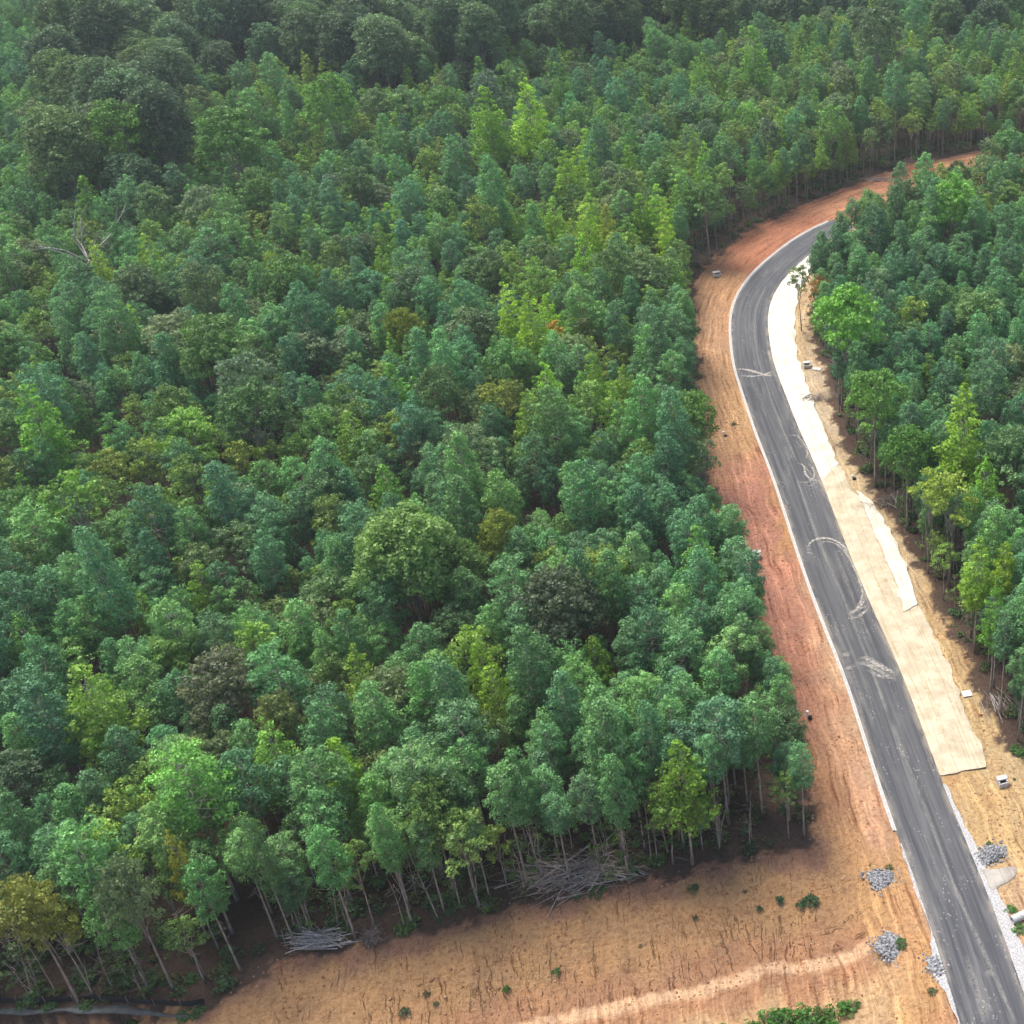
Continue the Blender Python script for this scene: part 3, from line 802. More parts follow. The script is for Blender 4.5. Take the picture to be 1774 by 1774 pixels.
for k in range(6): link('board', plm, t, (-.48 + k * .192, 0, 0))
def marker(px, py, label, h=.8):
    x, y, z = G(px, py); t = empty('survey_marker', (x, y, z)); tag(t, label, 'marker', 'utility markers beside the road')
    MB().tube([(0, 0, 0), (0, 0, h)], [.13, .12], 8).build('post', M_PAINT, t)
    MB().tube([(0, 0, h), (0, 0, h + .12), (0, 0, h + .17)], [.18, .17, .06], 8).build('cap', M_PAINT, t)
    MB().box(.3, -.1, 0, .45, .4, .3).build('base_block', M_NEAR_BLACK, t)
marker(1399, 1243, 'white capped utility stub on the red clay left of the lower road', .9)
marker(1254, 756, 'tiny white stub at the wood edge left of the bend')
marker(1477, 830, 'small grey stub on the sandy verge right of the road', .6)
x, y, z = G(1766, 1592)
t = empty('concrete_pipe', (x, y, z + .35), .5); tag(t, 'pale concrete pipe end sticking out at the lower right edge', 'pipe')
pb = MB(); n = 14
for xx in (-.9, .9):
    for r_ in (.42, .32):
        for k in range(n): pb.v.append((xx, r_ * math.cos(6.2832 * k / n), r_ * math.sin(6.2832 * k / n)))
for k in range(n):
    j = (k + 1) % n
    pb.f += [(k, j, 2 * n + j, 2 * n + k), (n + j, n + k, 3 * n + k, 3 * n + j), (j, k, n + k, n + j), (2 * n + k, 2 * n + j, 3 * n + j, 3 * n + k)]
pb.build('pipe', M_CONCW, t)

# silt fence lower left
fpx = [(-40, 1760), (20, 1764), (70, 1768), (130, 1764), (200, 1760), (270, 1752), (330, 1744), (355, 1738)]
fl = catmull([G(*p)[:2] for p in fpx], .5); fz = np.full(len(fl), 0.0)
t = empty('silt_fence', (fl[0][0], fl[0][1], 0)); tag(t, 'low black fabric silt fence along the lower left wood edge', 'silt fence')
V = []; 
for k, (p) in enumerate(fl):
    w = math.sin(k * .9) * .05
    for zz, o in ((-.05, 0), (.35, w), (.72, w * .3)): V.append((p[0] - fl[0][0], p[1] - fl[0][1] + o, zz - .08 * (1 - abs(math.cos(k * .52))) * (zz > .5)))
    for zz, o in ((.72, w * .3 + .03), (.35, w + .03), (-.05, .03)): V.append((p[0] - fl[0][0], p[1] - fl[0][1] + o, zz - .08 * (1 - abs(math.cos(k * .52))) * (zz > .5)))
F = []
for k in range(len(fl) - 1):
    for a in range(5): F.append((k * 6 + a, (k + 1) * 6 + a, (k + 1) * 6 + a + 1, k * 6 + a + 1))
link('fabric', mesh_py('fabric', V, F, [M_SILT]), t)
pm = MB().box(0, 0, 0, .05, .05, .95).mesh('post', M_DEAD2)
for k in range(0, len(fl), 5): link('post', pm, t, (fl[k][0] - fl[0][0], fl[k][1] - fl[0][1] - .04, 0))
wl = catmull([G(*p)[:2] for p in [(-60, 1776), (20, 1780), (80, 1781), (140, 1778), (220, 1773), (300, 1766), (345, 1761)]], .5)
V, A = [], []
for k, (o_, z_) in enumerate(((-.36, -.02), (-.28, .08), (.28, .08), (.36, -.02))):
    w_ = o_ * (1 + (vnoise(np.arange(len(wl)) * .3, np.zeros(len(wl)) + k // 2, 71) - .5) * 1.1) * np.minimum(1, np.arange(len(wl))[::-1] / 8)
    V.append(np.c_[wl[:, 0], wl[:, 1] + w_, np.full(len(wl), z_)])
n = len(wl); i = np.arange(n - 1); V = np.concatenate(V)
F = np.concatenate([np.c_[k * n + i, k * n + i + 1, (k + 1) * n + i + 1, (k + 1) * n + i] for k in range(3)])
tag(link('ditch_water', mesh_np('ditch_water', V, F, [M_WATER], smooth=True)), 'grey ditch water below the silt fence', kind='structure')

# ------------------------------------------------------------------ brushwood
def brush_pile(c_px, L, Wd, n, ang, label, nf=0, lmin=2.5, lmax=6.5, hgt_=1.1, mat=None, fan=.5):
    x, y, z = G(*c_px); t = empty('brush_pile', (x, y, z)); tag(t, label, 'brush pile', 'heaps of cleared brushwood at the wood edges')
    mat = mat or M_DEAD2
    ms = []
    for k in range(6):
        l = 1.0; pts = [(-.5, 0, 0), (-.2, rr.uniform(-.008, .008), rr.uniform(0, .006)), (.15, rr.uniform(-.012, .012), 0), (.5, rr.uniform(-.02, .02), rr.uniform(-.01, .01))]
        ms.append(MB().tube(pts, [.012, .010, .008, .004], 5).mesh('log', mat if k % 3 else M_DEAD))
    for k in range(n):
        o = link('log', ms[k % 6], t)
        l = rr.uniform(lmin, lmax) * rr.uniform(.7, 1.1)
        o.scale = (l, rr.uniform(3.5, 7.5), rr.uniform(3.5, 7.5))
        u, v = rr.gauss(0, .33) * L, rr.gauss(0, .33) * Wd
        a = ang + rr.gauss(0, fan * .8) - v / Wd * fan * .8
        o.location = (u * math.cos(ang) - v * math.sin(ang), u * math.sin(ang) + v * math.cos(ang), .1 + rr.random() * hgt_ * math.exp(-(u / L) ** 2 * 2 - (v / Wd) ** 2 * 2))
        o.rotation_euler = (rr.uniform(0, 6), rr.gauss(0, .10), a + (math.pi if rr.random() < .5 else 0))
    tw = MB()
    for k in range(nf):
        u, v = rr.gauss(0, .4) * L, rr.gauss(0, .4) * Wd; a = ang + rr.gauss(0, fan * 1.3); l = rr.uniform(1.0, 2.8)
        px, py, pz = u * math.cos(ang) - v * math.sin(ang), u * math.sin(ang) + v * math.cos(ang), .1 + rr.random() * hgt_ * .8
        d = (math.cos(a) * l / 2, math.sin(a) * l / 2, rr.gauss(0, .22))
        tw.tube([(px - d[0], py - d[1], pz - d[2]), (px + rr.uniform(-.1, .1), py, pz + .1), (px + d[0], py + d[1], pz + d[2])], [.026, .02, .008], 3, False)
    if nf: o = tw.build('twigs', mat, t); o['kind'] = 'stuff'
    return t
brush_pile((1000, 1518), 7.5, 2.8, 150, .12, 'large heap of grey felled brushwood at the centre of the lower wood edge', 420, 3.0, 8.5, 1.0, fan=.5)
brush_pile((552, 1630), 3.0, 1.5, 70, -.05, 'smaller stack of pale cut poles at the left end of the lower wood edge', 60, 2.2, 4.8, 1.0, M_DEAD, fan=.3)
brush_pile((1728, 1225), 1.6, 4.0, 24, 1.9, 'pale logs lying along the edge of the wood right of the road', 60, 2.0, 5.0, .5, M_DEAD2, fan=.3)
brush_pile((1520, 355 - 42), 5.0, 1.6, 14, .2, 'thin scatter of brushwood behind the far clay bend', 60, 2, 5, .5, fan=.5)
brush_pile((1420, 690), 2.0, 4.5, 12, 1.7, 'dead branches on the bare soil inside the bend', 120, 1, 2.6, .4, fan=.9)
brush_pile((1545, 870), 2.0, 4.5, 14, 2.0, 'tangled dead branches under the right-hand wood beside the tan blanket', 160, 1.2, 3.5, .6, fan=.8)

# ------------------------------------------------------------------ foliage makers
def unit(a): return a / (np.linalg.norm(a, axis=1)[:, None] + 1e-9)

def leaf_tris(cent, nor, size, rg, spread=.6):
    """one triangle per centre, roughly facing nor"""
    n = len(cent)
    nn = unit(nor + rg.normal(0, spread, (n, 3)))
    a = unit(np.cross(nn, rg.normal(0, 1, (n, 3)))); b = np.cross(nn, a)
    s = size[:, None]
    v = np.empty((n, 3, 3))
    v[:, 0] = cent - a * s * .62 - b * s * .40
    v[:, 1] = cent + a * s * .62 - b * s * .36
    v[:, 2] = cent + b * s * .95
    return v.reshape(-1, 3)

def clumps(cc, rad, per, size, rg, up=.35, flat=.75, spike=.3, spread=.55, tone=None):
    """leaves over the outer skin of every small clump"""
    n = len(cc); k = per
    d = unit(rg.normal(0, 1, (n * k, 3)) + np.array([0, 0, up]))
    c = np.repeat(cc, k, 0); r_ = np.repeat(rad, k)
    rr_ = r_ * rg.uniform(.72, 1.05, n * k)
    pos = c + d * rr_[:, None] * np.array([1, 1, flat])
    V = leaf_tris(pos, d, size * rg.uniform(.5, 1.5, n * k), rg, spread)
    t = np.clip(np.repeat(tone if tone is not None else rg.uniform(.2, .8, n), k) + rg.normal(0, .13, n * k) + d[:, 2] * .10, 0, 1)  # leaves facing up are painted lighter, as top light
    m = int(n * k * spike)
    if m:
        i = rg.integers(0, n * k, m)
        a = unit(np.cross(d[i], rg.normal(0, 1, (m, 3)))) * size * .16
        base = c[i] + d[i] * (r_[i] * .7)[:, None]; tip = c[i] + d[i] * (r_[i] * rg.uniform(1.1, 1.45, m))[:, None]
        S = np.empty((m, 3, 3)); S[:, 0] = base - a; S[:, 1] = base + a; S[:, 2] = tip
        V = np.concatenate([V, S.reshape(-1, 3)]); t = np.concatenate([t, np.clip(t[i] + .12, 0, 1)])  # spike tips get a painted highlight
    return V, np.repeat(t, 3)

def trunk_np(rg, h, r0, lean=.3, branches=(), n=6, multi=1):
    mb = MB()
    for mt in range(multi):
        ang = rg.uniform(0, 6.28); ln = lean * (1 if multi == 1 else 2.2)
        pts, rad = [], []
        for k in range(7):
            t = k / 6
            wob = math.sin(t * 5 + ang) * .12 * lean * 2
            pts.append((math.cos(ang) * ln * t * t * 1.5 + wob * .5, math.sin(ang) * ln * t * t * 1.5 + wob * .4, h * t)); rad.append(r0 * (1.25 if k == 0 else 1) * (1 - .82 * t) / (1 if multi == 1 else 1.3))
        mb.tube(pts, rad, n)
    for (a, b, r_) in branches:
        a = np.array(a); b = np.array(b); m = (a + b) / 2 + np.array([0, 0, -.12])
        mb.tube([a, m, b], [r_, r_ * .7, r_ * .3], 4, False)
    return mb

def make_pine(seed, h, rmax, cb):
    rg = np.random.default_rng(seed)
    cc, br = [], []
    z = cb; ph = rg.uniform(0, 6)
    sx, sy = rg.uniform(.85, 1.15), rg.uniform(.85, 1.15)
    while z < h - .4:
        t = (z - cb) / (h - cb)
        env = rmax * max(0.08, 1 - (t * .96) ** 1.75) ** .72 * min(1, .66 + 1.4 * t)
        nb = int(round(5 - 1.6 * t))
        for k in range(nb):
            a = ph + k * 2 * math.pi / nb + rg.normal(0, .25); L = env * rg.uniform(.68, 1.15)
            e = np.array([math.cos(a) * L * sx, math.sin(a) * L * sy, z + .25 * L + rg.normal(0, .15)])
            br.append(((0, 0, z), tuple(e), .045))
            cc.append((e, 1.0)); 
            if L > 1.1: cc.append((e * np.array([.66, .66, 1]) + rg.normal(0, .22, 3) + np.array([0, 0, .08]), 1.0))
            if L > 1.3 and rg.random() < .8: 
                q = e + np.array([-math.sin(a), math.cos(a), 0]) * rg.choice([-1, 1]) * rg.uniform(.5, .8); q[2] += rg.normal(0, .15); cc.append((q * np.array([.9, .9, 1]), .85))
        z += rg.uniform(.72, .98); ph += 2.4
    cc.append((np.array([0, 0, h - .15]), .9)); cc.append((np.array([.3, .1, h - .6]), .8)); cc.append((np.array([-.3, -.1, h - .7]), .8))
    P_ = np.array([c[0] for c in cc]); rad = np.array([c[1] for c in cc]) * rg.uniform(.42, .72, len(cc))
    tone = rg.uniform(.25, .7, len(cc)) + .18 * (P_[:, 2] - cb) / (h - cb)  # clumps near the crown top painted lighter
    V, T = clumps(P_, rad, 56, .14, rg, up=.55, flat=.85, spike=.5, spread=.38, tone=tone)
    # a few bare dead stubs under the crown
    for k in range(7):
        zz = rg.uniform(cb * .45, cb); a = rg.uniform(0, 6.28); L = rg.uniform(.5, 1.5); br.append(((0, 0, zz), (math.cos(a) * L, math.sin(a) * L, zz + rg.uniform(-.1, .35)), .022))
    return V, T, trunk_np(rg, h - .5, .155, .25, br)

def make_cone(seed, h, rmax, cb):
    """sweetgum / tulip poplar: pointed, layered, leafy"""
    rg = np.random.default_rng(seed); cc, rd, br = [], [], []
    z = cb; ph = 0
    while z < h:
        t = (z - cb) / (h - cb); env = rmax * (1 - t) ** .72 * min(1, .7 + t * 2) + .12
        nb = max(3, int(env * 3.4))
        for k in range(nb):
            a = ph + k * 6.283 / nb + rg.normal(0, .3); L = env * rg.uniform(.6, 1.12)
            e = np.array([math.cos(a) * L, math.sin(a) * L, z + rg.normal(0, .2) - .05 * L]); cc.append(e); rd.append(rg.uniform(.38, .62) * (.7 + .4 * (1 - t)))
            if k % 2 == 0: br.append(((0, 0, z - .4), tuple(e), .035))
            if L > 1.3: cc.append(e * np.array([.55, .55, 1]) + rg.normal(0, .15, 3)); rd.append(.55)
        z += .52; ph += 1.3
    V, T = clumps(np.array(cc), np.array(rd), 34, .155, rg, up=.5, flat=.62, spike=.12, spread=.75, tone=rg.uniform(.25, .8, len(cc)))
    return V, T, trunk_np(rg, h - .3, .14, .2, br)

def make_round(seed, h, rmax, cb, lobes, leaf=.28, per=15, cr=(.5, .8), tdia=.2, multi=1, dens=1.0, flat=.8, loose=.0):
    """broad hardwood crown out of overlapping domes"""
    rg = np.random.default_rng(seed); cc, rd, tn, br = [], [], [], []
    ch = (h - cb) / 2; c0 = cb + ch
    for k in range(lobes):
        u = (k + .5) / lobes; el = math.asin(1 - 1.45 * u); a = k * 2.4 + rg.normal(0, .3)
        lr = rmax * rg.uniform(.34, .5) * (1 if lobes > 7 else 1.2)
        rc = (rmax - lr * .8) * rg.uniform(.85, 1.12); zc = (ch - lr * .6) * rg.uniform(.85, 1.1)
        lc = np.array([math.cos(a) * math.cos(el) * rc, math.sin(a) * math.cos(el) * rc, c0 + math.sin(el) * zc])
        n = max(5, int(lr * lr * 7.5 * dens)); d = unit(rg.normal(0, 1, (n, 3)) + np.array([0, 0, .35]) + .5 * unit((lc - np.array([0, 0, c0 - 1]))[None])) 
        pp = lc + d * lr * rg.uniform(.68, 1.0 + loose, (n, 1)) * np.array([1, 1, flat]); cc += list(pp); rd += list(rg.uniform(cr[0], cr[1], n)); tn += list(np.clip(rg.uniform(.25, .7) + rg.normal(0, .12, n), 0, 1))
        br.append(((0, 0, cb + rg.uniform(-.2, .35) * ch), tuple(lc), .06)); 
    V, T = clumps(np.array(cc), np.array(rd), per, leaf, rg, up=.55, flat=.65, spike=.08, spread=.5, tone=np.array(tn))
    return V, T, trunk_np(rg, h * .85, tdia, .5, br, multi=multi)

def proto_meshes(kind, tup, fol_mat, bark=None):
    V, T, mb = tup
    cm = mesh_np(kind + '_crown', V, np.arange(len(V)).reshape(-1, 3), [fol_mat], attrs={'leaf_tone': ('FLOAT', T)})
    tm = mb.mesh(kind + '_trunk', bark or M_BARK, True)
    # joined version for the distance
    tv = np.array(mb.v); tf = []
    for f in mb.f:
        for k in range(1, len(f) - 1): tf.append((f[0], f[k], f[k + 1]))
    tf = np.array(tf)
    jm = mesh_np(kind + '_far', np.concatenate([V, tv]), np.concatenate([np.arange(len(V)).reshape(-1, 3), tf + len(V)]), [fol_mat, bark or M_BARK],
                 np.r_[np.zeros(len(V) // 3), np.ones(len(tf))], attrs={'leaf_tone': ('FLOAT', np.r_[T, np.zeros(len(tv))])})
    return cm, tm, jm

KIND = {
    'pine_tree': [proto_meshes('pine', make_pine(100 + i, 14.6 + (i % 4) * .6, 2.1 + .26 * (i % 3), 7.7 + .6 * (i % 3)), M_PINE) for i in range(8)]
               + [proto_meshes('pine', make_pine(150 + i, 15.6 + (i % 3) * .9, 1.8 + .22 * (i % 3), 9.6 + .8 * (i % 2)), M_PINE) for i in range(5)],
    'sweetgum_tree': [proto_meshes('sweetgum', make_cone(200 + i, 13.4 + i * .4, 2.3 + .28 * (i % 3), 6.2 + .6 * (i % 2)), M_LEAF) for i in range(5)],
    'maple_tree': [proto_meshes('maple', make_round(300 + i, 11.6 + i * .35, 2.2 + .2 * (i % 3), 6.4, 8, .165, 28, (.34, .55), .12, 1 + (i % 2), 1.35, .85, .35), M_LEAF) for i in range(7)],
    'oak_tree': [proto_meshes('oak', make_round(400 + i, 14.4 + i * .4, 3.1 + .25 * (i % 3), 7.6, 15, .18, 26, (.36, .6), .2, 1, 1.25, .9, .16), M_LEAF) for i in range(5)],
    'tall_hardwood_tree': [proto_meshes('tall_hardwood', make_round(500 + i, 21.5 + i, 4.9 + .3 * i, 10.0, 26, .24, 20, (.45, .8), .32, 1, .9, .95, .1), M_LEAF) for i in range(4)],
}
KR = {'pine_tree': 2.05, 'sweetgum_tree': 2.15, 'maple_tree': 2.1, 'oak_tree': 3.0, 'tall_hardwood_tree': 4.4}
KH = {'pine_tree': 15.5, 'sweetgum_tree': 14.2, 'maple_tree': 12.6, 'oak_tree': 15.2, 'tall_hardwood_tree': 23.0}
PAL = {
    'pine_tree': [((.060, .138, .086), 'blue-green'), ((.066, .150, .084), 'mid-green'), ((.078, .168, .080), 'fresh green'), ((.052, .120, .080), 'dark green')],
    'sweetgum_tree': [((.120, .210, .048), 'yellow-green'), ((.090, .185, .052), 'bright green'), ((.118, .190, .046), 'light green'), ((.075, .160, .060), 'deep green')],
    'maple_tree': [((.105, .180, .060), 'light green'), ((.104, .158, .056), 'olive-green'), ((.082, .155, .068), 'mid-green'), ((.090, .135, .080), 'grey-green')],
    'oak_tree': [((.066, .118, .070), 'dark green'), ((.090, .132, .098), 'grey-green'), ((.076, .145, .062), 'mid-green')],
    'tall_hardwood_tree': [((.048, .088, .066), 'dark green'), ((.072, .118, .086), 'grey-green'), ((.064, .112, .058), 'mid-green')],
}

# ------------------------------------------------------------------ where every tree stands
trees = []          # dict kind, x, y, s, rz, tint, word, special label
CELL = 6.0; grid = {}
def add_tree(kind, x, y, s=1.0, tint=None, word=None, label=None, proto=None, check=True, sq=.80):
    r_ = KR[kind] * s
    ci, cj = int(x // CELL), int(y // CELL)
    if check:
        for a in (-2, -1, 0, 1, 2):
            for b in (-2, -1, 0, 1, 2):
                for (ox, oy, orr) in grid.get((ci + a, cj + b), ()):
                    if (ox - x) ** 2 + (oy - y) ** 2 < ((r_ + orr) * sq) ** 2: return False
    grid.setdefault((ci, cj), []).append((x, y, r_ * (1.0 if check or kind == 'pine_tree' or forest_depth(np.array([x]), np.array([y]))[0] < 5 else 1.2)))
    if tint is None:
        p = PAL[kind]; tint, word = p[random.randrange(len(p))]
    w1 = float(vnoise(np.array([x * .045 + 40]), np.array([y * .035]), 91)[0]) - .5; w2 = float(vnoise(np.array([x * .11 + 40]), np.array([y * .09]), 92)[0]) - .5
    sh = (w1 * .5 + w2 * .25 - .05 + random.gauss(0, .05)) * (.4 if kind == 'tall_hardwood_tree' else 1) if label is None else 0; tint = (tint[0] * (1 + sh * .55), tint[1] * (1 + sh * .22), tint[2] * (1 - sh * .35))
    hs = 1.02 if check and kind != 'tall_hardwood_tree' else 1.0
    f = random.uniform(.86, 1.16) * (1 + w2 * .25); j = [random.uniform(.94, 1.06) for _ in range(3)]
    trees.append(dict(kind=kind, x=x, y=y, s=s, rz=random.uniform(0, 6.28), tint=tuple(tint[k] * (1.76, 1.68, 1.27)[k] * f * j[k] for k in range(3)), word=word, label=label,
                      proto=random.randrange(8 if kind == 'pine_tree' else len(KIND[kind])) if proto is None else proto, sz=hs * random.uniform(.86, 1.14)))
    return True

def special(px, py, kind, r_px, tint, word, label):
    """crown centre seen at px, py"""
    s, H = 1.0, KH[kind]
    for _ in range(4):
        H = max(KH[kind] * s, 16.4 if kind != 'maple_tree' else 13.6)
        s = max(.45, min(1.8, r_px * mppx(py, H * .77) / (KR[kind] * (.78 if kind == 'sweetgum_tree' else .95))))
    x, y = W(px, py, H * .77)
    for _ in range(12):
        if forest_depth(np.array([x]), np.array([y]))[0] > .6 or 'blanket edge' in label or 'far clay' in label: break
        x, y = (x + .45, y + .1) if px > 1380 else (x, y + .45)
    tint = tuple(v * 1.15 + .006 for v in tint)
    add_tree(kind, x, y, s, tint, word, label, check=False)
    trees[-1]['sz'] = H / (KH[kind] * s)
YG, YG2, LG, OL, GG, OR = (.125, .215, .028), (.100, .185, .030), (.075, .165, .036), (.095, .125, .028), (.075, .105, .078), (.115, .125, .046)
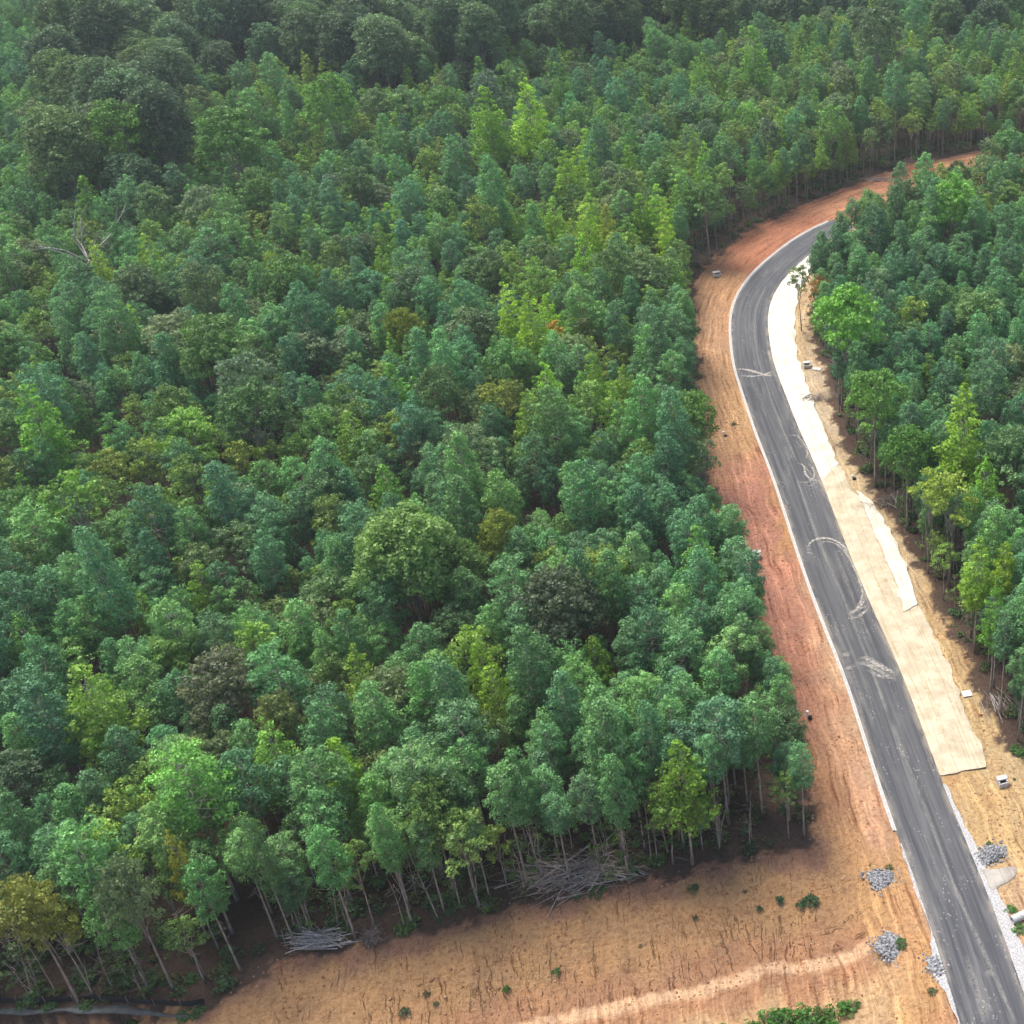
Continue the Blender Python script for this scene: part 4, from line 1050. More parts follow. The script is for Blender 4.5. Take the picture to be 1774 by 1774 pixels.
SPEC = [
    (845, 200, 'sweetgum_tree', 27, YG2, 'bright', 'bright green pointed tree, left one of the bright pair in the upper middle'),
    (918, 200, 'sweetgum_tree', 31, YG, 'bright', 'largest bright yellow-green tree of the upper middle, right one of the pair'),
    (575, 190, 'oak_tree', 36, (.060, .135, .030), 'green', 'rounded fresh green tree below the dark tall wood, upper left'),
    (212, 245, 'oak_tree', 42, (.055, .125, .028), 'green', 'dark tree with a bright yellow-green top beside the grey domes, upper left'),
    (400, 245, 'oak_tree', 44, (.048, .125, .034), 'green', 'broad green tree right of the grey-green domes, upper left'),
    (1017, 255, 'sweetgum_tree', 16, YG2, 'bright', 'slim yellow-green spire right of the bright pair'), (1000, 280, 'sweetgum_tree', 17, YG, 'bright', 'yellow-green spire just below the slim one, upper middle'),
    (980, 290, 'sweetgum_tree', 20, YG2, 'bright', 'yellow-green tree under the twin spires, upper middle'), (1090, 275, 'sweetgum_tree', 16, YG2, 'bright', 'single light spire left of the far trunks, upper middle'),
    (1018, 395, 'sweetgum_tree', 20, YG, 'bright', 'yellow pointed tree in the middle cluster, upper one'), (1052, 390, 'sweetgum_tree', 15, (.14, .17, .03), 'golden', 'small golden-tipped spire in the middle cluster'),
    (1155, 400, 'sweetgum_tree', 14, YG, 'bright', 'narrow golden-green spire near the inner end of the bend'), (1012, 448, 'sweetgum_tree', 23, (.10, .20, .03), 'bright', 'rounded bright yellow-green tree in the middle cluster, lower one'),
    (960, 375, 'sweetgum_tree', 18, YG2, 'bright', 'light green spire left of the middle cluster'), (1140, 355, 'sweetgum_tree', 20, YG2, 'bright', 'light green tree above the bend, beside a twin top'), (1110, 370, 'sweetgum_tree', 18, YG2, 'bright', 'light green tree left of the twin top above the bend'),
    (925, 570, 'sweetgum_tree', 26, (.12, .20, .026), 'vivid', 'most vivid lime-green tree in the centre of the wood'), (885, 550, 'sweetgum_tree', 25, YG, 'bright', 'lime tree touching the most vivid one on its left'),
    (950, 545, 'sweetgum_tree', 18, YG, 'bright', 'lime spire behind the most vivid tree'), (1003, 530, 'sweetgum_tree', 15, YG, 'bright', 'lone lime spire right of the vivid group'), (962, 595, 'maple_tree', 18, (.22, .14, .035), 'orange', 'small orange-tinged tree below the vivid lime group'),
    (905, 610, 'sweetgum_tree', 14, YG, 'bright', 'small lime tip in front of the vivid group'), (950, 670, 'sweetgum_tree', 24, (.10, .20, .03), 'bright', 'bright green pointed tree between the middle of the wood and the road'), (1060, 690, 'sweetgum_tree', 20, YG2, 'bright', 'yellow-green spire beside a pale bushy tree, right of the middle'),
    (1030, 655, 'sweetgum_tree', 17, YG2, 'bright', 'light spire left of the clay strip, middle height'), (1025, 715, 'maple_tree', 30, (.085, .15, .05), 'pale', 'pale green bushy tree near the road, middle height'), (1195, 725, 'oak_tree', 36, (.060, .120, .034), 'green', 'round green tree overhanging the clay strip, left of the road'),
    (870, 700, 'maple_tree', 32, OL, 'olive', 'olive-topped tree in the middle of the wood'), (765, 690, 'oak_tree', 32, (.055, .10, .055), 'dark', 'dark dome left of the olive-topped tree'), (815, 570, 'oak_tree', 38, GG, 'grey', 'grey-green dome left of the lime group'),
    (700, 575, 'oak_tree', 24, OL, 'olive', 'olive round top left of the grey-green dome'), (310, 590, 'oak_tree', 42, GG, 'grey', 'grey-green dome in the left middle of the wood'), (228, 570, 'sweetgum_tree', 21, YG, 'bright', 'lime pointed tree left of the grey dome, left middle'),
    (60, 715, 'sweetgum_tree', 36, LG, 'fresh', 'fresh green tree near the left edge, middle height'), (325, 760, 'maple_tree', 36, (.085, .155, .045), 'light', 'light green rounded tree in the left middle'), (125, 865, 'maple_tree', 46, LG, 'light', 'broad light green tree at the left edge below the middle'),
    (200, 825, 'maple_tree', 28, OL, 'olive', 'yellow-olive tree right of the broad light green one'), (265, 810, 'maple_tree', 28, (.10, .15, .035), 'olive', 'olive bushy tree in the light band, left middle'), (420, 810, 'maple_tree', 26, OL, 'olive', 'olive bushy tree at the right end of the light band'),
    (470, 790, 'maple_tree', 26, (.09, .14, .04), 'light', 'light yellowish bush-topped tree in the light band'), (690, 760, 'maple_tree', 28, (.09, .13, .032), 'olive', 'mustard-green tree in the centre of the wood'), (700, 955, 'tall_hardwood_tree', 64, (.088, .150, .060), 'light', 'very broad light green hardwood dominating the centre foreground'),
    (868, 940, 'oak_tree', 33, (.080, .115, .026), 'olive', 'round olive tree right of the very broad light green one'), (965, 1055, 'oak_tree', 56, (.062, .092, .070), 'dark', 'dusky grey-green dome in the centre foreground'), (1042, 1000, 'oak_tree', 42, (.082, .115, .036), 'olive', 'olive domed tree right of the dusky dome'),
    (740, 1215, 'pine_tree', 36, (.060, .165, .065), 'light', 'light green pine standing out in the lower middle'), (835, 1165, 'sweetgum_tree', 22, YG2, 'bright', 'yellow-green spire in the lower middle'), (860, 1205, 'sweetgum_tree', 28, YG2, 'bright', 'bigger yellow-green tree beside the spire, lower middle'),
    (390, 1190, 'oak_tree', 52, (.080, .105, .078), 'grey', 'ash-grey dome in the lower left wood'), (160, 1215, 'sweetgum_tree', 40, (.085, .155, .036), 'yellow-green', 'yellow-green tree in the lower left wood'), (330, 1365, 'pine_tree', 48, (.068, .165, .050), 'light', 'broad bright green pine beside the dark gap, lower left'),
    (490, 1250, 'oak_tree', 32, (.085, .115, .060), 'pale', 'pale grey-green tree above the dark gap, lower left'), (590, 1330, 'sweetgum_tree', 28, YG2, 'bright', 'yellow-green tree in the lower left centre'), (215, 1410, 'maple_tree', 42, (.095, .15, .034), 'yellow', 'yellowish low tree in the lower left wood'),
    (50, 1580, 'oak_tree', 42, OR, 'orange', 'orange-yellow turning tree at the lower left corner'), (95, 1600, 'maple_tree', 34, (.10, .14, .034), 'yellow', 'yellow-green tree beside the orange one, lower left corner'), (225, 1560, 'oak_tree', 37, (.085, .125, .085), 'silver', 'silvery green tree in the front row, lower left'),
    (310, 1490, 'sweetgum_tree', 18, (.15, .16, .035), 'golden', 'golden top behind the front pines, lower left'), (350, 1530, 'pine_tree', 30, (.050, .135, .062), 'green', 'fluffy pine in the front row right of the silvery tree'), (425, 1540, 'pine_tree', 25, (.055, .125, .06), 'green', 'pine with a ragged low crown next right of the fluffy one'),
    (1180, 1345, 'sweetgum_tree', 36, (.085, .165, .030), 'yellow-green', 'tall yellow-green tree over the right end of the dirt bank'), (560, 1480, 'pine_tree', 33, (.050, .13, .062), 'green', 'big round pine over the pole stack'), (745, 1395, 'oak_tree', 40, (.072, .125, .048), 'olive', 'olive rounded hardwood in the front row left of the brush heap'),
    (900, 1365, 'pine_tree', 31, (.046, .125, .058), 'green', 'tall pine above the large brush heap'), (1060, 1385, 'pine_tree', 30, (.048, .13, .058), 'green', 'tall pine right of the large brush heap'), (660, 1470, 'pine_tree', 25, (.055, .14, .060), 'green', 'small crowned pine in the front row right of the big round one'),
    (1465, 548, 'oak_tree', 54, (.072, .165, .036), 'bright', 'big fresh green round tree inside the road bend'), (1405, 500, 'maple_tree', 17, (.15, .085, .035), 'red', 'small reddening tree at the tip of the right wood'), (1385, 480, 'maple_tree', 18, (.060, .105, .045), 'thin', 'thin leaning tree at the blanket edge inside the bend'),
    (1495, 705, 'oak_tree', 41, (.062, .145, .036), 'green', 'round green tree on a tall bare trunk beside the blanket'), (1545, 790, 'oak_tree', 36, (.054, .130, .034), 'green', 'green tree next right of the round one on the tall trunk'), (1583, 545, 'maple_tree', 30, (.095, .14, .034), 'olive', 'yellow-olive tree in the right wood'),
    (1700, 545, 'oak_tree', 36, (.062, .12, .060), 'grey', 'grey-green rounded tree in the right wood'), (1668, 745, 'sweetgum_tree', 36, (.105, .185, .030), 'vivid', 'vivid lime pointed tree in the right wood'), (1612, 860, 'maple_tree', 34, (.115, .165, .034), 'yellow', 'yellow-green tree at the front of the right wood'),
    (1650, 870, 'maple_tree', 38, (.10, .15, .032), 'yellow', 'yellow-green tree behind the front one in the right wood'), (1705, 840, 'sweetgum_tree', 28, (.080, .17, .030), 'green', 'bright green tree right of the yellow pair'), (1760, 800, 'oak_tree', 46, (.060, .115, .060), 'grey', 'grey-green dome at the right edge'),
    (1648, 365, 'oak_tree', 38, (.075, .165, .040), 'light', 'light green spreading tree at the top of the right wood'), (1695, 990, 'sweetgum_tree', 28, YG2, 'bright', 'light green tree at the lower front of the right wood'), (1740, 975, 'sweetgum_tree', 22, YG, 'bright', 'lime tip at the right edge'), (1725, 1060, 'sweetgum_tree', 22, LG, 'green', 'fresh green small tree in the lower right wood'),
    (1660, 305, 'oak_tree', 18, (.055, .085, .055), 'dark', 'small dark dome on the far clay'), (1305, 90, 'sweetgum_tree', 22, LG, 'bright', 'bright green pointed tree in the far wood, upper right'), (1520, 70, 'oak_tree', 34, (.05, .085, .055), 'dark', 'dark domed tree in the far wood, upper right'),
    (440, 20, 'sweetgum_tree', 20, (.070, .165, .03), 'bright', 'bright tip rising between the tall dark trees, upper left'), (1215, 370, 'oak_tree', 28, (.055, .115, .045), 'green', 'round tree at the wood corner outside the bend'),
]
for a in SPEC: special(*a)

DEADXY = W(142, 425, 14.0); add_tree('oak_tree', DEADXY[0], DEADXY[1] - 4.5, 1.1, check=False); add_tree('oak_tree', DEADXY[0], DEADXY[1], .9, check=False); trees.pop(); trees.pop()
# species mix by part of the wood (as seen over the canopy)
def mix_at(px, py):
    # returns weights pine, gum, maple, oak, tall
    w = [.60, .10, .16, .10, 0]
    if 200 < px < 880 and py < 130 + .00 * px or (880 <= px < 1250 and py < 75) or (120 < px < 300 and py < 320 and px > py * .35): w = [.06, .02, .04, .13, 1.1]
    elif py < 50 and px > 1250: w = [.2, .25, .2, .2, .25]
    elif py < 330 and px > 500: w = [.14, .32, .40, .12, 0]
    elif py < 470 and 560 < px < 1200: w = [.20, .32, .36, .12, 0]
    elif py < 680 and 480 < px < 1120: w = [.30, .20, .34, .16, 0]
    elif py < 400 and 260 < px < 560: w = [.30, .14, .40, .16, 0]
    elif px < 480 and 380 < py < 680: w = [.44, .05, .22, .28, 0]
    elif 690 < py < 900 and px < 720: w = [.22, .08, .56, .14, 0]
    elif px < 120 and 700 < py < 850: w = [.3, .05, .2, .4, 0]
    elif px < 520 and py > 1350: w = [.46, .06, .26, .18, 0]
    elif py > 1280 and px < 1100: w = [.58, .08, .18, .12, 0]
    elif px > 1380: w = [.80, .06, .06, .06, 0]
    elif px > 850 and py > 780: w = [.90, .03, .05, .02, 0]
    return w
KL = ['pine_tree', 'sweetgum_tree', 'maple_tree', 'oak_tree', 'tall_hardwood_tree']
N = 60000
cx = rng.uniform(-330, 150, N); cy = rng.uniform(62, 480, N)
dpt = forest_depth(cx, cy)
pxx, pyy = P(cx, cy, 12.0); pxb, pyb = P(cx, cy, 0)
ok = (dpt > .7) & (pxx > -190) & (pxx < 2010) & (pyy > -190) & (pyb < 2100)
hx, hy = W(300, 1385)
ok &= ((cx - hx) ** 2 + (cy - hy) ** 2) > 3.6 ** 2
ok &= (vnoise(cx * .16 + 200, cy * .12, 95) > .10) | (dpt < 3)
ok &= ~((pxx > 1346) & (pxx < 1402) & (pyy < 24))
order = np.argsort(cy[ok]); cx, cy, pxx, pyy, dpt = cx[ok], cy[ok], pxx[ok], pyy[ok], dpt[ok]
shuf = rng.permutation(len(cx))
# the front rows come first so that the edges are closed
for i in list(shuf[dpt[shuf] < 2.2]) + list(shuf):
    i = int(i); w = mix_at(pxx[i] + random.gauss(0, 18), pyy[i] + random.gauss(0, 14))
    k = random.choices(KL, w)[0]
    s = random.gauss(.90, .15) if k != 'tall_hardwood_tree' else random.gauss(1.0, .15); s = max(.62, min(1.35, s))
    if dpt[i] < 2.2: s *= .84
    right = cx[i] > 0 and cy[i] > 60 and pxx[i] > 1380
    if dpt[i] < 2 and k == 'oak_tree': k = 'maple_tree'
    add_tree(k, float(cx[i]), float(cy[i]), s, proto=(8 + random.randrange(5)) if k == 'pine_tree' and dpt[i] < 3.2 and random.random() < .75 else None, sq=(.66 if k != 'pine_tree' else .55) * (.66 if dpt[i] < 2.2 else 1))
print('trees', len(trees), {k: sum(t['kind'] == k for t in trees) for k in KL})

# ------------------------------------------------------------------ build individuals
ORD = ['first', 'second', 'third', 'fourth', 'fifth', 'sixth', 'seventh', 'eighth', 'ninth', 'tenth', 'eleventh', 'twelfth', 'thirteenth', 'fourteenth', 'fifteenth', 'sixteenth', 'seventeenth', 'eighteenth', 'nineteenth', 'twentieth']
NICE = {'pine_tree': 'pine', 'sweetgum_tree': 'sweetgum', 'maple_tree': 'bushy maple', 'oak_tree': 'round oak', 'tall_hardwood_tree': 'tall hardwood'}
CATS = {'pine_tree': 'pine tree', 'sweetgum_tree': 'sweetgum tree', 'maple_tree': 'maple tree', 'oak_tree': 'oak tree', 'tall_hardwood_tree': 'hardwood tree'}
TX = np.array([t['x'] for t in trees]); TY = np.array([t['y'] for t in trees]); TD = forest_depth(TX, TY)
PX, PY = P(TX, TY, 10.0); PXB, PYB = P(TX, TY, 0.0)
dist = np.sqrt(TX ** 2 + TY ** 2 + (CAM_H - 10) ** 2)
def_front, _, _ = seg_nearest(TX, TY, np.array(edge_front)); def_side, _, _ = seg_nearest(TX, TY, np.array(edge_side)); def_right, _, _ = seg_nearest(TX, TY, np.array(right_edge))
inright = inside(TX, TY, right_forest)
def zone(i):
    x, y = PX[i], PY[i]
    if inright[i]:
        return 'in the wood right of the road, ' + ('above the bend' if y < 480 else 'beside the white blanket' if y < 800 else 'beside the tan blanket' if y < 1100 else 'at its lower corner')
    if y < 330: return 'in the far wood ' + ('at the upper left' if x < 590 else 'at the upper centre' if x < 1180 else 'beyond the bend')
    row = 'upper middle' if y < 560 else 'middle' if y < 850 else 'lower middle' if y < 1150 else 'low'
    col = 'at the left edge' if x < 250 else 'left of centre' if x < 600 else 'around the centre' if x < 900 else 'towards the road' if x < 1120 else 'beside the clay shoulder'
    return {'upper middle': 'above the centre line', 'middle': 'at mid height', 'lower middle': 'below mid height', 'low': 'near the dirt bank'}[row] + ' of the big left wood, ' + col
for i, t in enumerate(trees): t['i'] = i; t['z'] = 0.0
fronts = {'bank': [], 'side': [], 'right': []}
vis = (PX > -40) & (PX < 1814) & (PY > -60)
for i, t in enumerate(trees):
    if t['label'] or not vis[i]: continue
    if TD[i] < 2.4 and def_front[i] < 2.4 and not inright[i]: fronts['bank'].append(i)
    elif TD[i] < 2.4 and inright[i]: fronts['right'].append(i)
    elif TD[i] < 2.4 and def_side[i] < 2.4 and PYB[i] > 480: fronts['side'].append(i)
for fk, key, phr in (('bank', lambda i: PXB[i], 'from the left in the front row above the dirt bank'), ('side', lambda i: -PYB[i], 'up the front row beside the left clay shoulder'), ('right', lambda i: -PYB[i], 'up the front row of the right-hand wood')):
    cnt = {}
    for i in sorted(fronts[fk], key=key):
        k = trees[i]['kind']; n = cnt.get(k, 0); cnt[k] = n + 1
        if n < 20: trees[i]['label'] = '%s %s %s %s' % (trees[i]['word'], NICE[k], ORD[n], phr); trees[i]['own'] = True
REFS = [(845, 200, 'the bright pointed pair'), (575, 190, 'the rounded fresh green tree'), (212, 245, 'the dark yellow-topped tree'), (400, 245, 'the broad upper-left green tree'), (1000, 270, 'the twin yellow spires'),
 (1018, 420, 'the yellow middle cluster'), (925, 570, 'the vivid lime group'), (950, 670, 'the bright pointed mid-wood tree'), (1025, 715, 'the pale bushy tree'), (1195, 725, 'the round tree overhanging the clay'),
 (765, 690, 'the dark central dome'), (815, 570, 'the grey-green dome'), (310, 590, 'the left grey dome'), (60, 715, 'the fresh green left-edge tree'), (325, 760, 'the light rounded left tree'), (125, 865, 'the broad light left-edge tree'),
 (470, 790, 'the light olive band'), (690, 760, 'the mustard-green tree'), (700, 955, 'the very broad light hardwood'), (868, 940, 'the round olive tree'), (965, 1055, 'the dusky foreground dome'), (1042, 1000, 'the olive domed tree'),
 (740, 1215, 'the standout light pine'), (860, 1205, 'the lower yellow-green spire'), (390, 1190, 'the ash-grey dome'), (160, 1215, 'the lower-left yellow-green tree'), (330, 1365, 'the broad bright pine'), (590, 1330, 'the lower-centre yellow-green tree'),
 (50, 1585, 'the orange corner tree'), (225, 1565, 'the silvery front tree'), (560, 1500, 'the pole stack pine'), (745, 1400, 'the olive front hardwood'), (985, 1480, 'the large brush heap'), (1180, 1345, 'the tall yellow-green bank tree'), (1311, 966, 'the white-lidded drain box'),
 (142, 425, 'the white dead tree'), (1465, 548, 'the big bend-side round tree'), (1495, 705, 'the tall-trunked round tree'), (1583, 545, 'the yellow-olive tree'), (1700, 545, 'the grey-green right dome'), (1668, 745, 'the vivid lime right tree'), (1612, 860, 'the yellow right-wood pair'),
 (1648, 365, 'the light spreading tree'), (1695, 990, 'the light lower-right tree'), (1305, 90, 'the bright far pointed tree'), (1520, 70, 'the dark far dome'), (440, 20, 'the bright tip among dark hardwoods'), (1240, 478, 'the bend drain box'), (1460, 250, 'the far bend trunks'), (1090, 130, 'the far wood centre'), (650, 80, 'the tall dark wood centre'), (60, 120, 'the upper-left corner pines'), (60, 1000, 'the left-edge lower pines'), (1250, 1200, 'the pines by the clay shoulder'), (520, 1080, 'the lower-centre pine mass'), (520, 400, 'the upper-left mixed wood')]
NTH = ['nearest', 'second', 'third', 'fourth', 'fifth', 'sixth', 'seventh', 'eighth', 'ninth', 'tenth', 'eleventh', 'twelfth', 'thirteenth', 'fourteenth', 'fifteenth', 'sixteenth', 'seventeenth', 'eighteenth', 'nineteenth', 'twentieth']
indiv = set()
for k in KL:
    idx = [i for i, t in enumerate(trees) if t['kind'] == k and vis[i]]
    idx.sort(key=lambda i: (0 if trees[i]['label'] else 1, dist[i] / (trees[i]['s'])))
    indiv |= set(idx[:298])
bag = {}
for i in sorted(indiv):
    t = trees[i]
    if t['label']: continue
    rf = min(REFS, key=lambda r_: (r_[0] - PX[i]) ** 2 + (r_[1] - PY[i]) ** 2 * 1.3)
    dx, dy = PX[i] - rf[0], PY[i] - rf[1]
    dr = ('right of' if dx > 0 else 'left of') if abs(dx) > abs(dy) else ('in front of' if dy > 0 else 'behind')
    bag.setdefault((t['kind'], t['word'], dr, rf[2]), []).append((dx * dx + dy * dy, i))
for (k, wd_, dr, rf), lst in bag.items():
    lst.sort()
    for n, (_, i) in enumerate(lst):
        if n == 0: trees[i]['label'] = '%s %s nearest %s %s' % (wd_, NICE[k], dr if dr in ('behind', 'in front of') else 'to the ' + dr, rf) if len(lst) > 1 else '%s %s %s %s' % (wd_, NICE[k], dr, rf)
        elif n < 20: trees[i]['label'] = '%s nearest %s %s %s %s' % (NTH[n], wd_, NICE[k], dr, rf)
first = {}
for i in sorted(indiv, key=lambda i: dist[i]):
    t = trees[i]; k = t['kind']; cm, tm, jm = KIND[k][t['proto']]
    root = empty(k, (t['x'], t['y'], 0.0), t['rz']); root.scale = (t['s'], t['s'], t['s'] * t['sz'])
    z = zone(i)
    lab = t['label'] or '%s %s among the farthest trees %s' % (t['word'], NICE[k], z)
    tag(root, lab, CATS[k], '%ss standing in the woods' % NICE[k] if t['label'] else '%s %ss %s' % (t['word'], NICE[k], z))
    tr = link('trunk', tm, root); cr = link('crown', cm, root)
    cr['tint'] = t['tint']

# ------------------------------------------------------------------ the rest of each kind, as one object
def instancer(name, mesh_list, rows, label, cat=None):
    col = bpy.data.collections.new(name + '_models')
    for n, m in enumerate(mesh_list):
        o = bpy.data.objects.new('%s_model_%02d' % (name, n), m); col.objects.link(o)
    n = len(rows); me = bpy.data.meshes.new(name); me.vertices.add(n)
    me.vertices.foreach_set('co', np.array([r_[0] for r_ in rows], dtype=np.float32).ravel())
    a = me.attributes.new('which', 'INT', 'POINT'); a.data.foreach_set('value', np.array([r_[1] for r_ in rows], dtype=np.int32))
    a = me.attributes.new('turn', 'FLOAT_VECTOR', 'POINT'); a.data.foreach_set('vector', np.array([(0, 0, r_[2]) for r_ in rows], dtype=np.float32).ravel())
    a = me.attributes.new('size', 'FLOAT_VECTOR', 'POINT'); a.data.foreach_set('vector', np.array([r_[3] for r_ in rows], dtype=np.float32).ravel())
    a = me.attributes.new('tint', 'FLOAT_COLOR', 'POINT'); a.data.foreach_set('color', np.array([tuple(r_[4]) + (1,) for r_ in rows], dtype=np.float32).ravel())
    o = link(name, me)
    ng = bpy.data.node_groups.new(name, 'GeometryNodeTree')
    ng.interface.new_socket('Geometry', in_out='INPUT', socket_type='NodeSocketGeometry'); ng.interface.new_socket('Geometry', in_out='OUTPUT', socket_type='NodeSocketGeometry')
    nd = ng.nodes; gi = nd.new('NodeGroupInput'); go = nd.new('NodeGroupOutput')
    ci = nd.new('GeometryNodeCollectionInfo'); ci.inputs['Collection'].default_value = col; ci.inputs['Separate Children'].default_value = True; ci.inputs['Reset Children'].default_value = True
    ip = nd.new('GeometryNodeInstanceOnPoints'); ip.inputs['Pick Instance'].default_value = True
    def na(nm, typ):
        x = nd.new('GeometryNodeInputNamedAttribute'); x.data_type = typ; x.inputs['Name'].default_value = nm
        return [s for s in x.outputs if s.enabled][0]
    ng.links.new(gi.outputs[0], ip.inputs['Points']); ng.links.new(ci.outputs[0], ip.inputs['Instance'])
    ng.links.new(na('which', 'INT'), ip.inputs['Instance Index'])
    e = nd.new('FunctionNodeEulerToRotation'); ng.links.new(na('turn', 'FLOAT_VECTOR'), e.inputs[0]); ng.links.new(e.outputs[0], ip.inputs['Rotation'])
    ng.links.new(na('size', 'FLOAT_VECTOR'), ip.inputs['Scale'])
    ng.links.new(ip.outputs[0], go.inputs[0])
    md = o.modifiers.new('scatter', 'NODES'); md.node_group = ng
    tag(o, label, cat, kind='stuff')
    return o
PLUR = {'pine_tree': ('pine_wood', 'mass of pines filling the farther parts of the woods'), 'sweetgum_tree': ('sweetgum_wood', 'scattered pointed light green trees in the far wood'),
        'maple_tree': ('maple_wood', 'mass of bushy light trees in the farther wood'), 'oak_tree': ('oak_wood', 'round dark tree tops of the farther wood'), 'tall_hardwood_tree': ('tall_hardwood_wood', 'tall dark hardwoods at the back of the wood')}
for k in KL:
    rows = [((t['x'], t['y'], 0.0), t['proto'], t['rz'], (t['s'], t['s'], t['s'] * t['sz']), t['tint']) for i, t in enumerate(trees) if t['kind'] == k and i not in indiv]
    if rows: instancer(PLUR[k][0], [m[2] for m in KIND[k]], rows, PLUR[k][1], 'wood')

SEEN = {}
def near_label(noun, x, y, z=1.0):
    px, py = P(x, y, z); rf = min(REFS, key=lambda r_: (r_[0] - px) ** 2 + (r_[1] - py) ** 2 * 1.3)
    dx, dy = px - rf[0], py - rf[1]
    dr = ('right of' if dx > 0 else 'left of') if abs(dx) > abs(dy) else ('in front of' if dy > 0 else 'behind')
    SEEN.setdefault((noun, dr, rf[2]), []).append((float(dx * dx + dy * dy), None)); return (noun, dr, rf[2])
def finish_labels(items):
    bag = {}
    for o, noun, x, y in items:
        k = near_label(noun, x, y); px, py = P(x, y, 1.0); r_ = [q for q in REFS if q[2] == k[2]][0]
        bag.setdefault(k, []).append(((px - r_[0]) ** 2 + (py - r_[1]) ** 2, o))
    for (noun, dr, rf), lst in bag.items():
        lst.sort(key=lambda a: a[0])
        for n, (_, o) in enumerate(lst):
            if len(lst) == 1: o['label'] = '%s at the wood edge %s %s' % (noun, dr, rf)
            else: o['label'] = '%s%s %s at the edge %s %s' % (NTH[min(n, 19)] , '' if n == 0 else ' nearest', noun, dr, rf)
            if len(o['label'].split()) > 16: o['label'] = o['label'].replace(' at the edge', '')
small_items = []

# ------------------------------------------------------------------ shrubs, undergrowth, saplings, weeds
def make_shrub(seed, r_, h, leaf=.16, n=16, per=14):
    rg = np.random.default_rng(seed)
    d = unit(rg.normal(0, 1, (n, 3)) + np.array([0, 0, .4])); d[:, 2] = np.abs(d[:, 2])
    cc = d * np.array([r_, r_, h]) * rg.uniform(.35, .8, (n, 1)); 
    V, T = clumps(cc, rg.uniform(.22, .4, n) * r_, per, leaf, rg, up=.6, flat=.8, spike=.2, spread=.8)
    mb = MB()
    for k in range(5):
        a = rg.uniform(0, 6.28); mb.tube([(0, 0, 0), (math.cos(a) * r_ * .5, math.sin(a) * r_ * .5, h * .7)], [.03, .01], 4, False)
    return V, T, mb
def make_sapling(seed, h):
    rg = np.random.default_rng(seed); n = 14
    zz = rg.uniform(h * .35, h, n); a = rg.uniform(0, 6.28, n); L = (1.15 - zz / h) * 1.7 + .2
    cc = np.c_[np.cos(a) * L, np.sin(a) * L, zz]
    V, T = clumps(cc, rg.uniform(.3, .5, n), 12, .2, rg, up=.5, flat=.6, spike=.1, spread=.8)
    return V, T, trunk_np(rg, h, .06, .35, [((0, 0, z * .92), tuple(c), .02) for z, c in zip(zz, cc)], 5)
def make_snag(seed, h, nb=9, r0=.08):
    rg = np.random.default_rng(seed); br = []
    for k in range(nb):
        z = rg.uniform(h * .3, h * .95); a = rg.uniform(0, 6.28); L = rg.uniform(.6, 2.2); br.append(((0, 0, z), (math.cos(a) * L, math.sin(a) * L, z + L * .6), .025))
    return trunk_np(rg, h, r0, .5, br, 5)
SH = [proto_meshes('shrub', make_shrub(600 + i, 1.0, .9), M_LEAF) for i in range(4)]
SA = [proto_meshes('sapling', make_sapling(620 + i, 6 + i * .8), M_LEAF) for i in range(4)]
rows = []
N = 20000
ux = rng.uniform(-120, 110, N); uy = rng.uniform(62, 330, N); ud = forest_depth(ux, uy); upx, upy = P(ux, uy, 1)
m = (ud > .6) & (ud < 9) & (upx > -60) & (upx < 1840)
for i in np.nonzero(m)[0]:
    if random.random() > .85: continue
    s = random.uniform(.35, 1.1) * (1.35 if upy[i] > 1400 or upx[i] > 1380 else 1); f = random.uniform(.7, 1.2); c = random.choice([(.070, .14, .048), (.095, .165, .050), (.07, .12, .05), (.12, .13, .055)])
    rows.append(((float(ux[i]), float(uy[i]), 0), random.randrange(4), random.uniform(0, 6.28), (s, s, s * .8), tuple(v * f for v in c)))
instancer('undergrowth', [x[2] for x in SH], rows, 'low green undergrowth on the floor of the wood edges')
# thin saplings at the edges, each one a thing
cnt = 0
for i in np.nonzero((ud > .5) & (ud < 3.2) & (upx > 0) & (upx < 1774))[0]:
    if random.random() > .20 or cnt > 285: continue
    cnt += 1; cm, tm, _ = SA[cnt % 4]; s = random.uniform(.75, 1.3)
    root = empty('sapling', (float(ux[i]), float(uy[i]), 0), random.uniform(0, 6.28), s)
    right = upx[i] > 1380 and upy[i] > 440
    wh = 'in the shade under the front row above the dirt bank' if upy[i] > 1440 and not right else 'under the edge of the right-hand wood' if right else 'at the wood edge around the far bend' if upy[i] < 500 else 'under the edge beside the left clay shoulder'
    tag(root, 'thin leafy sapling ' + wh, 'sapling', 'thin leafy saplings ' + wh)
    small_items.append((root, 'thin leafy sapling', float(ux[i]), float(uy[i])))
    link('trunk', tm, root); c = link('crown', cm, root); f = random.uniform(.8, 1.2); c['tint'] = tuple(v * f for v in random.choice([(.062, .12, .036), (.082, .135, .036), (.055, .10, .04)]))
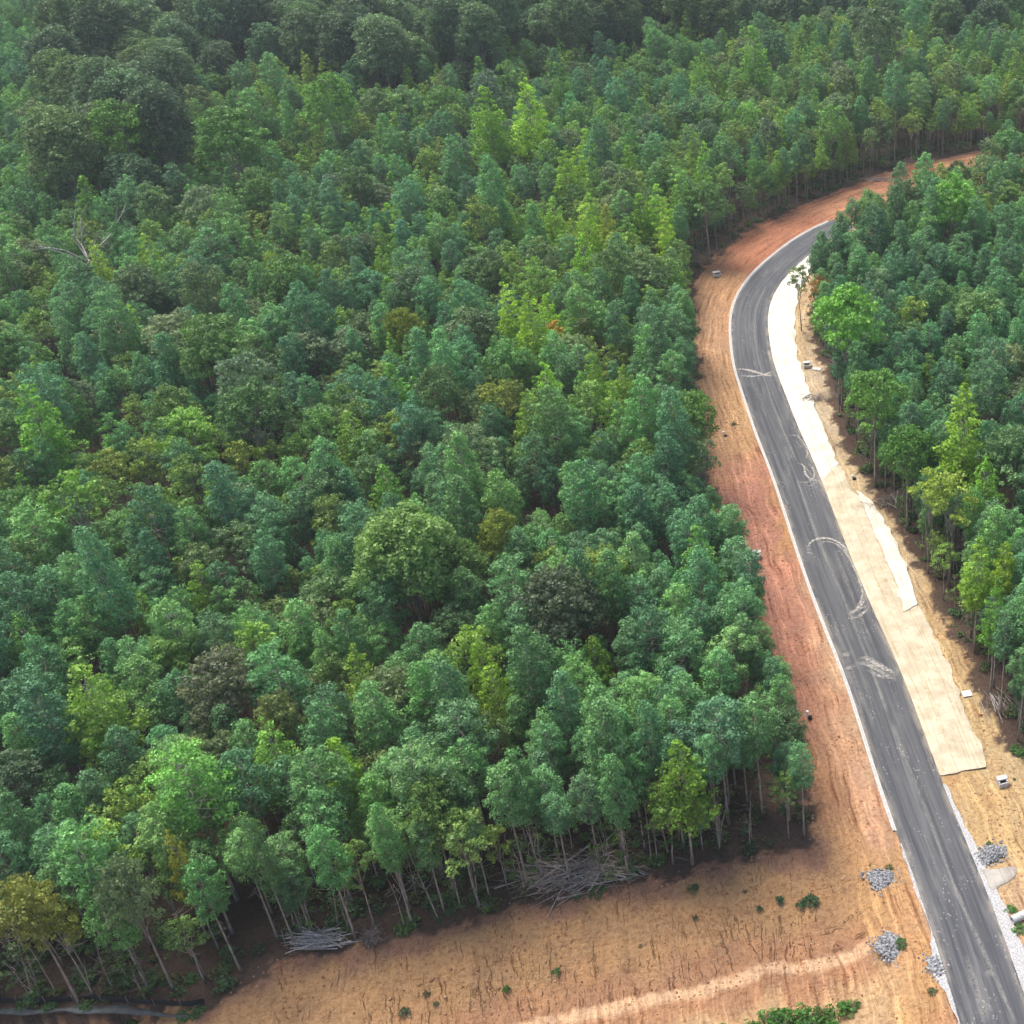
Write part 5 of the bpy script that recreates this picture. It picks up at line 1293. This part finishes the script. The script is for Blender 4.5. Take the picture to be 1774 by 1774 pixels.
# bare grey poles inside the shady edge
SN = [make_snag(640 + i, 8 + i, 8).mesh('snag', M_BARK, True) for i in range(4)]
cnt = 0
for i in np.nonzero((ud > .6) & (ud < 5.5) & (upx > 0) & (upx < 1774))[0][::-1]:
    if random.random() > (.14 if not (upy[i] > 1440 and ud[i] < 4) else .42) or cnt > 295: continue
    cnt += 1; o = link('bare_tree', SN[cnt % 4]); o.location = (float(ux[i]), float(uy[i]), 0); o.rotation_euler = (random.gauss(0, .07), random.gauss(0, .07), random.uniform(0, 6)); s = random.uniform(.7, 1.25); o.scale = (s, s, s)
    right = upx[i] > 1380 and upy[i] > 440
    wh = 'above the dirt bank' if upy[i] > 1440 and not right else 'in the right-hand wood' if right else 'around the far bend' if upy[i] < 500 else 'beside the left clay shoulder'
    tag(o, 'bare grey trunk standing among the edge trees ' + wh, 'bare tree', 'bare grey trunks at the wood edge ' + wh)

    small_items.append((o, 'bare grey trunk', float(ux[i]), float(uy[i])))
finish_labels(small_items)

def shrub(px, py, r_, tint, label, flat=1.0, name='shrub', k=0, cat='shrub', grp='green shrubs on the bare ground'):
    x, y, z = G(px, py); root = empty(name, (x, y, z), random.uniform(0, 6)); root.scale = (r_, r_, r_ * flat); tag(root, label, cat, grp)
    link('stems', SH[k % 4][1], root); c = link('foliage', SH[k % 4][0], root); c['tint'] = tint
DG, BG = (.035, .095, .040), (.060, .160, .030)
shrub(1404, 1562, 1.15, DG, 'largest dark green shrub on the right end of the bank', .6)
shrub(1390, 1568, .7, DG, 'dark shrub touching the largest one on its lower left', .6, k=1)
shrub(1352, 1561, .62, DG, 'round dark green shrub second from the right on the bank', .9, k=2)
shrub(1316, 1576, .45, DG, 'small dark shrub third from the right on the bank', .8, k=3)
shrub(1292, 1545, .35, (.06, .09, .04), 'tiny faded shrub high on the bank', .6, k=1)
shrub(878, 1716, .5, BG, 'small vivid green bush low on the bank', 1.0, k=0)
shrub(966, 1683, .6, (.05, .13, .03), 'green bush in the middle of the bank', .6, k=1)
shrub(700, 1755, .75, (.055, .08, .04), 'dull grey-green weed clump at the bottom of the bank', .5, k=2)
shrub(738, 1722, .4, (.06, .08, .04), 'small dull weed left of the middle of the bank', .5, k=3)
shrub(755, 1740, .4, (.06, .09, .04), 'dull weed right above the grey-green clump', .4, k=0)
shrub(1205, 1590, .4, (.06, .07, .04), 'faint dry weed in the upper middle of the bank', .5, k=0)
shrub(1110, 1640, .3, (.06, .08, .04), 'tiny weed in the centre of the bank', .5, k=3)
shrub(1558, 1632, .8, (.06, .12, .04), 'weeds growing over the wide rock pile', .5, k=1); shrub(1562, 1642, .7, (.07, .11, .04), 'lower weeds growing over the wide rock pile', .5, k=2)
shrub(1540, 1503, .55, (.09, .13, .04), 'yellow-green weed just above the heart-shaped rock pile', .6, k=3); shrub(1508, 1500, .35, (.08, .10, .04), 'small weed left above the heart-shaped rock pile', .5, k=0)
shrub(1614, 1716, .65, (.08, .095, .04), 'brown-green weed patch near the lower left road edge', .35, k=1)
shrub(1200, 1540, .8, (.05, .10, .035), 'low green bush at the lip of the bank right of the brush heap', .45, k=2); shrub(1035, 1546, 1.2, (.05, .11, .04), 'green brambles in front of the large brush heap', .45, k=3); shrub(1000, 1552, .9, (.045, .10, .04), 'darker brambles at the left foot of the large brush heap', .4, k=0)
shrub(1764, 1302, 1.3, (.06, .15, .03), 'green shrubs at the right edge above the drain box', .5, k=0)
shrub(1758, 1350, .3, (.08, .13, .03), 'small green weed beside the grey drain box', .5, k=1)
shrub(1752, 1575, .8, BG, 'green weeds right of the white gravel strip, upper clump', .4, k=2); shrub(1766, 1612, .9, BG, 'green weeds right of the white gravel strip, lower clump', .4, k=3); shrub(1712, 1462, .5, (.09, .13, .04), 'weed above the dark rock pile right of the road', .4, k=1)
shrub(1272, 735, .6, (.07, .11, .04), 'small weed on the orange clay beside the bend', .5, k=2)
for n_, (px, py, r_) in enumerate(sorted([(1330, 1768, 1.3), (1360, 1762, 1.5), (1395, 1765, 1.6), (1430, 1762, 1.5), (1460, 1752, 1.2), (1478, 1745, .9), (1300, 1782, 1.1), (1350, 1785, 1.7), (1400, 1790, 1.8), (1440, 1785, 1.6), (1250, 1780, .6), (1238, 1790, .8)])):
    shrub(px, py, r_, (.062 * random.uniform(.9, 1.1), .165 * random.uniform(.85, 1.1), .030), ORD[n_] + ' lush green bush from the left in the thicket at the bottom edge', .75, k=n_, grp='lush green bushes at the bottom edge')
for n_, (px, py) in enumerate(sorted([(150, 1745), (200, 1752), (310, 1720), (330, 1700), (90, 1745), (40, 1735), (270, 1700), (205, 1775), (230, 1770), (320, 1762), (345, 1755)])):
    shrub(px, py, random.uniform(.7, 1.2), (.055 * random.uniform(.8, 1.3), .12, .035), ORD[n_] + ' low green bramble from the left beside the silt fence', .5, k=n_, grp='brambles beside the silt fence')

# leafless shrub and dead trees
def dead_tree(px, py, zc, h, label, seed, mat=None, mainr=.24, spread=1.0, name='dead_tree', nl=7):
    x, y = W(px, py, zc); t = empty(name, (x, y, 0)); tag(t, label, 'dead tree')
    r2 = random.Random(seed); mat = mat or M_DEAD
    MB().tube([(0, 0, 0), (.1, .05, h * .3), (.05, .1, h * .6), (0, 0, h * .62)], [mainr, mainr * .8, mainr * .62, mainr * .5], 8).build('trunk', mat, t)
    for k in range(nl):
        a = k * 6.283 / nl + r2.uniform(-.3, .3); L = h * r2.uniform(.35, .6) * spread; mb = MB()
        z0 = h * (r2.uniform(.42, .6) if h < 15 else r2.uniform(.56, .66)); p = Vector((.05, .08, z0)); d = Vector((math.cos(a) * .75, math.sin(a) * .75, .62)); pts = [p]; rad = [mainr * .5]
        for q_ in range(5):
            d = (d + Vector((r2.gauss(0, .22), r2.gauss(0, .22), r2.gauss(0.02, .16)))).normalized(); p = p + d * L / 5; pts.append(p.copy()); rad.append(mainr * .5 * (1 - (q_ + 1) / 5.6))
            if q_ > 0:
                e = (d + Vector((r2.gauss(0, .6), r2.gauss(0, .6), r2.gauss(.1, .4)))).normalized() * L * r2.uniform(.18, .36)
                mb.tube([p, p + e * .5 + Vector((0, 0, .05)), p + e], [rad[-1] * .6, rad[-1] * .42, .02], 5)
        mb.tube(pts, rad, 6); mb.build('limb', mat, t)
    return t
dead_tree(142, 425, 15.5, 20.0, 'bleached white dead tree with bare forked limbs, upper left', 11, M_DEAD, .30, 1.15)
dead_tree(118, 490, 9, 12, 'small bare snag just below the bleached dead tree', 12, M_DEAD2, .10, .6, nl=4)
def bare_shrub(px, py, zc, r_, label, seed, col=None):
    x, y = W(px, py, zc); t = empty('leafless_shrub', (x, y, 0)); tag(t, label, 'leafless shrub'); r2 = random.Random(seed); mb = MB()
    for k in range(70):
        a = r2.uniform(0, 6.28); e = r2.uniform(.3, 1.4); d = Vector((math.cos(a) * math.cos(e), math.sin(a) * math.cos(e), math.sin(e)))
        b0 = d * r_ * .3; b1 = d * r_ * r2.uniform(.7, 1.1) + Vector((r2.gauss(0, .3), r2.gauss(0, .3), r2.gauss(0, .2)))
        mb.tube([(0, 0, .1), b0 + Vector((0, 0, .2)), b1], [.05, .03, .01], 3, False)
        for q_ in range(3):
            f = b0.lerp(b1, r2.uniform(.3, .9)); mb.tube([f, f + Vector((r2.gauss(0, .5), r2.gauss(0, .5), r2.gauss(.2, .4)))], [.022, .008], 3, False)
    mb.build('branches', col or M_DEAD2, t); MB().tube([(0, 0, -.1), (0, 0, .3)], [.12, .08], 6).build('stem', M_DEAD2, t)
bare_shrub(1655, 930, 3, 3.2, 'leafless grey shrub in a gap of the right-hand wood', 21)
bare_shrub(225, 1370, 3, 2.0, 'leafless grey shrub left of the dark gap', 22)
bare_shrub(1725, 640, 9, 2.0, 'leafless pale twiggy top in the right-hand wood', 23)
bare_shrub(640, 1700 - 75, .5, 1.2, 'leafless twigs at the wood edge right of the pole stack', 24)

# far pale field glimpsed at the top of the photograph
fx, fy = W(1370, 6)
fm = mesh_py('field', [(fx - 28, fy - 22, .02), (fx + 18, fy - 22, .02), (fx + 30, fy + 60, .02), (fx - 40, fy + 60, .02)], [(0, 1, 2, 3)], [M_FIELD])
tag(link('field', fm), 'pale green field beyond the far wood', kind='structure')
print('objects', len(bpy.data.objects))
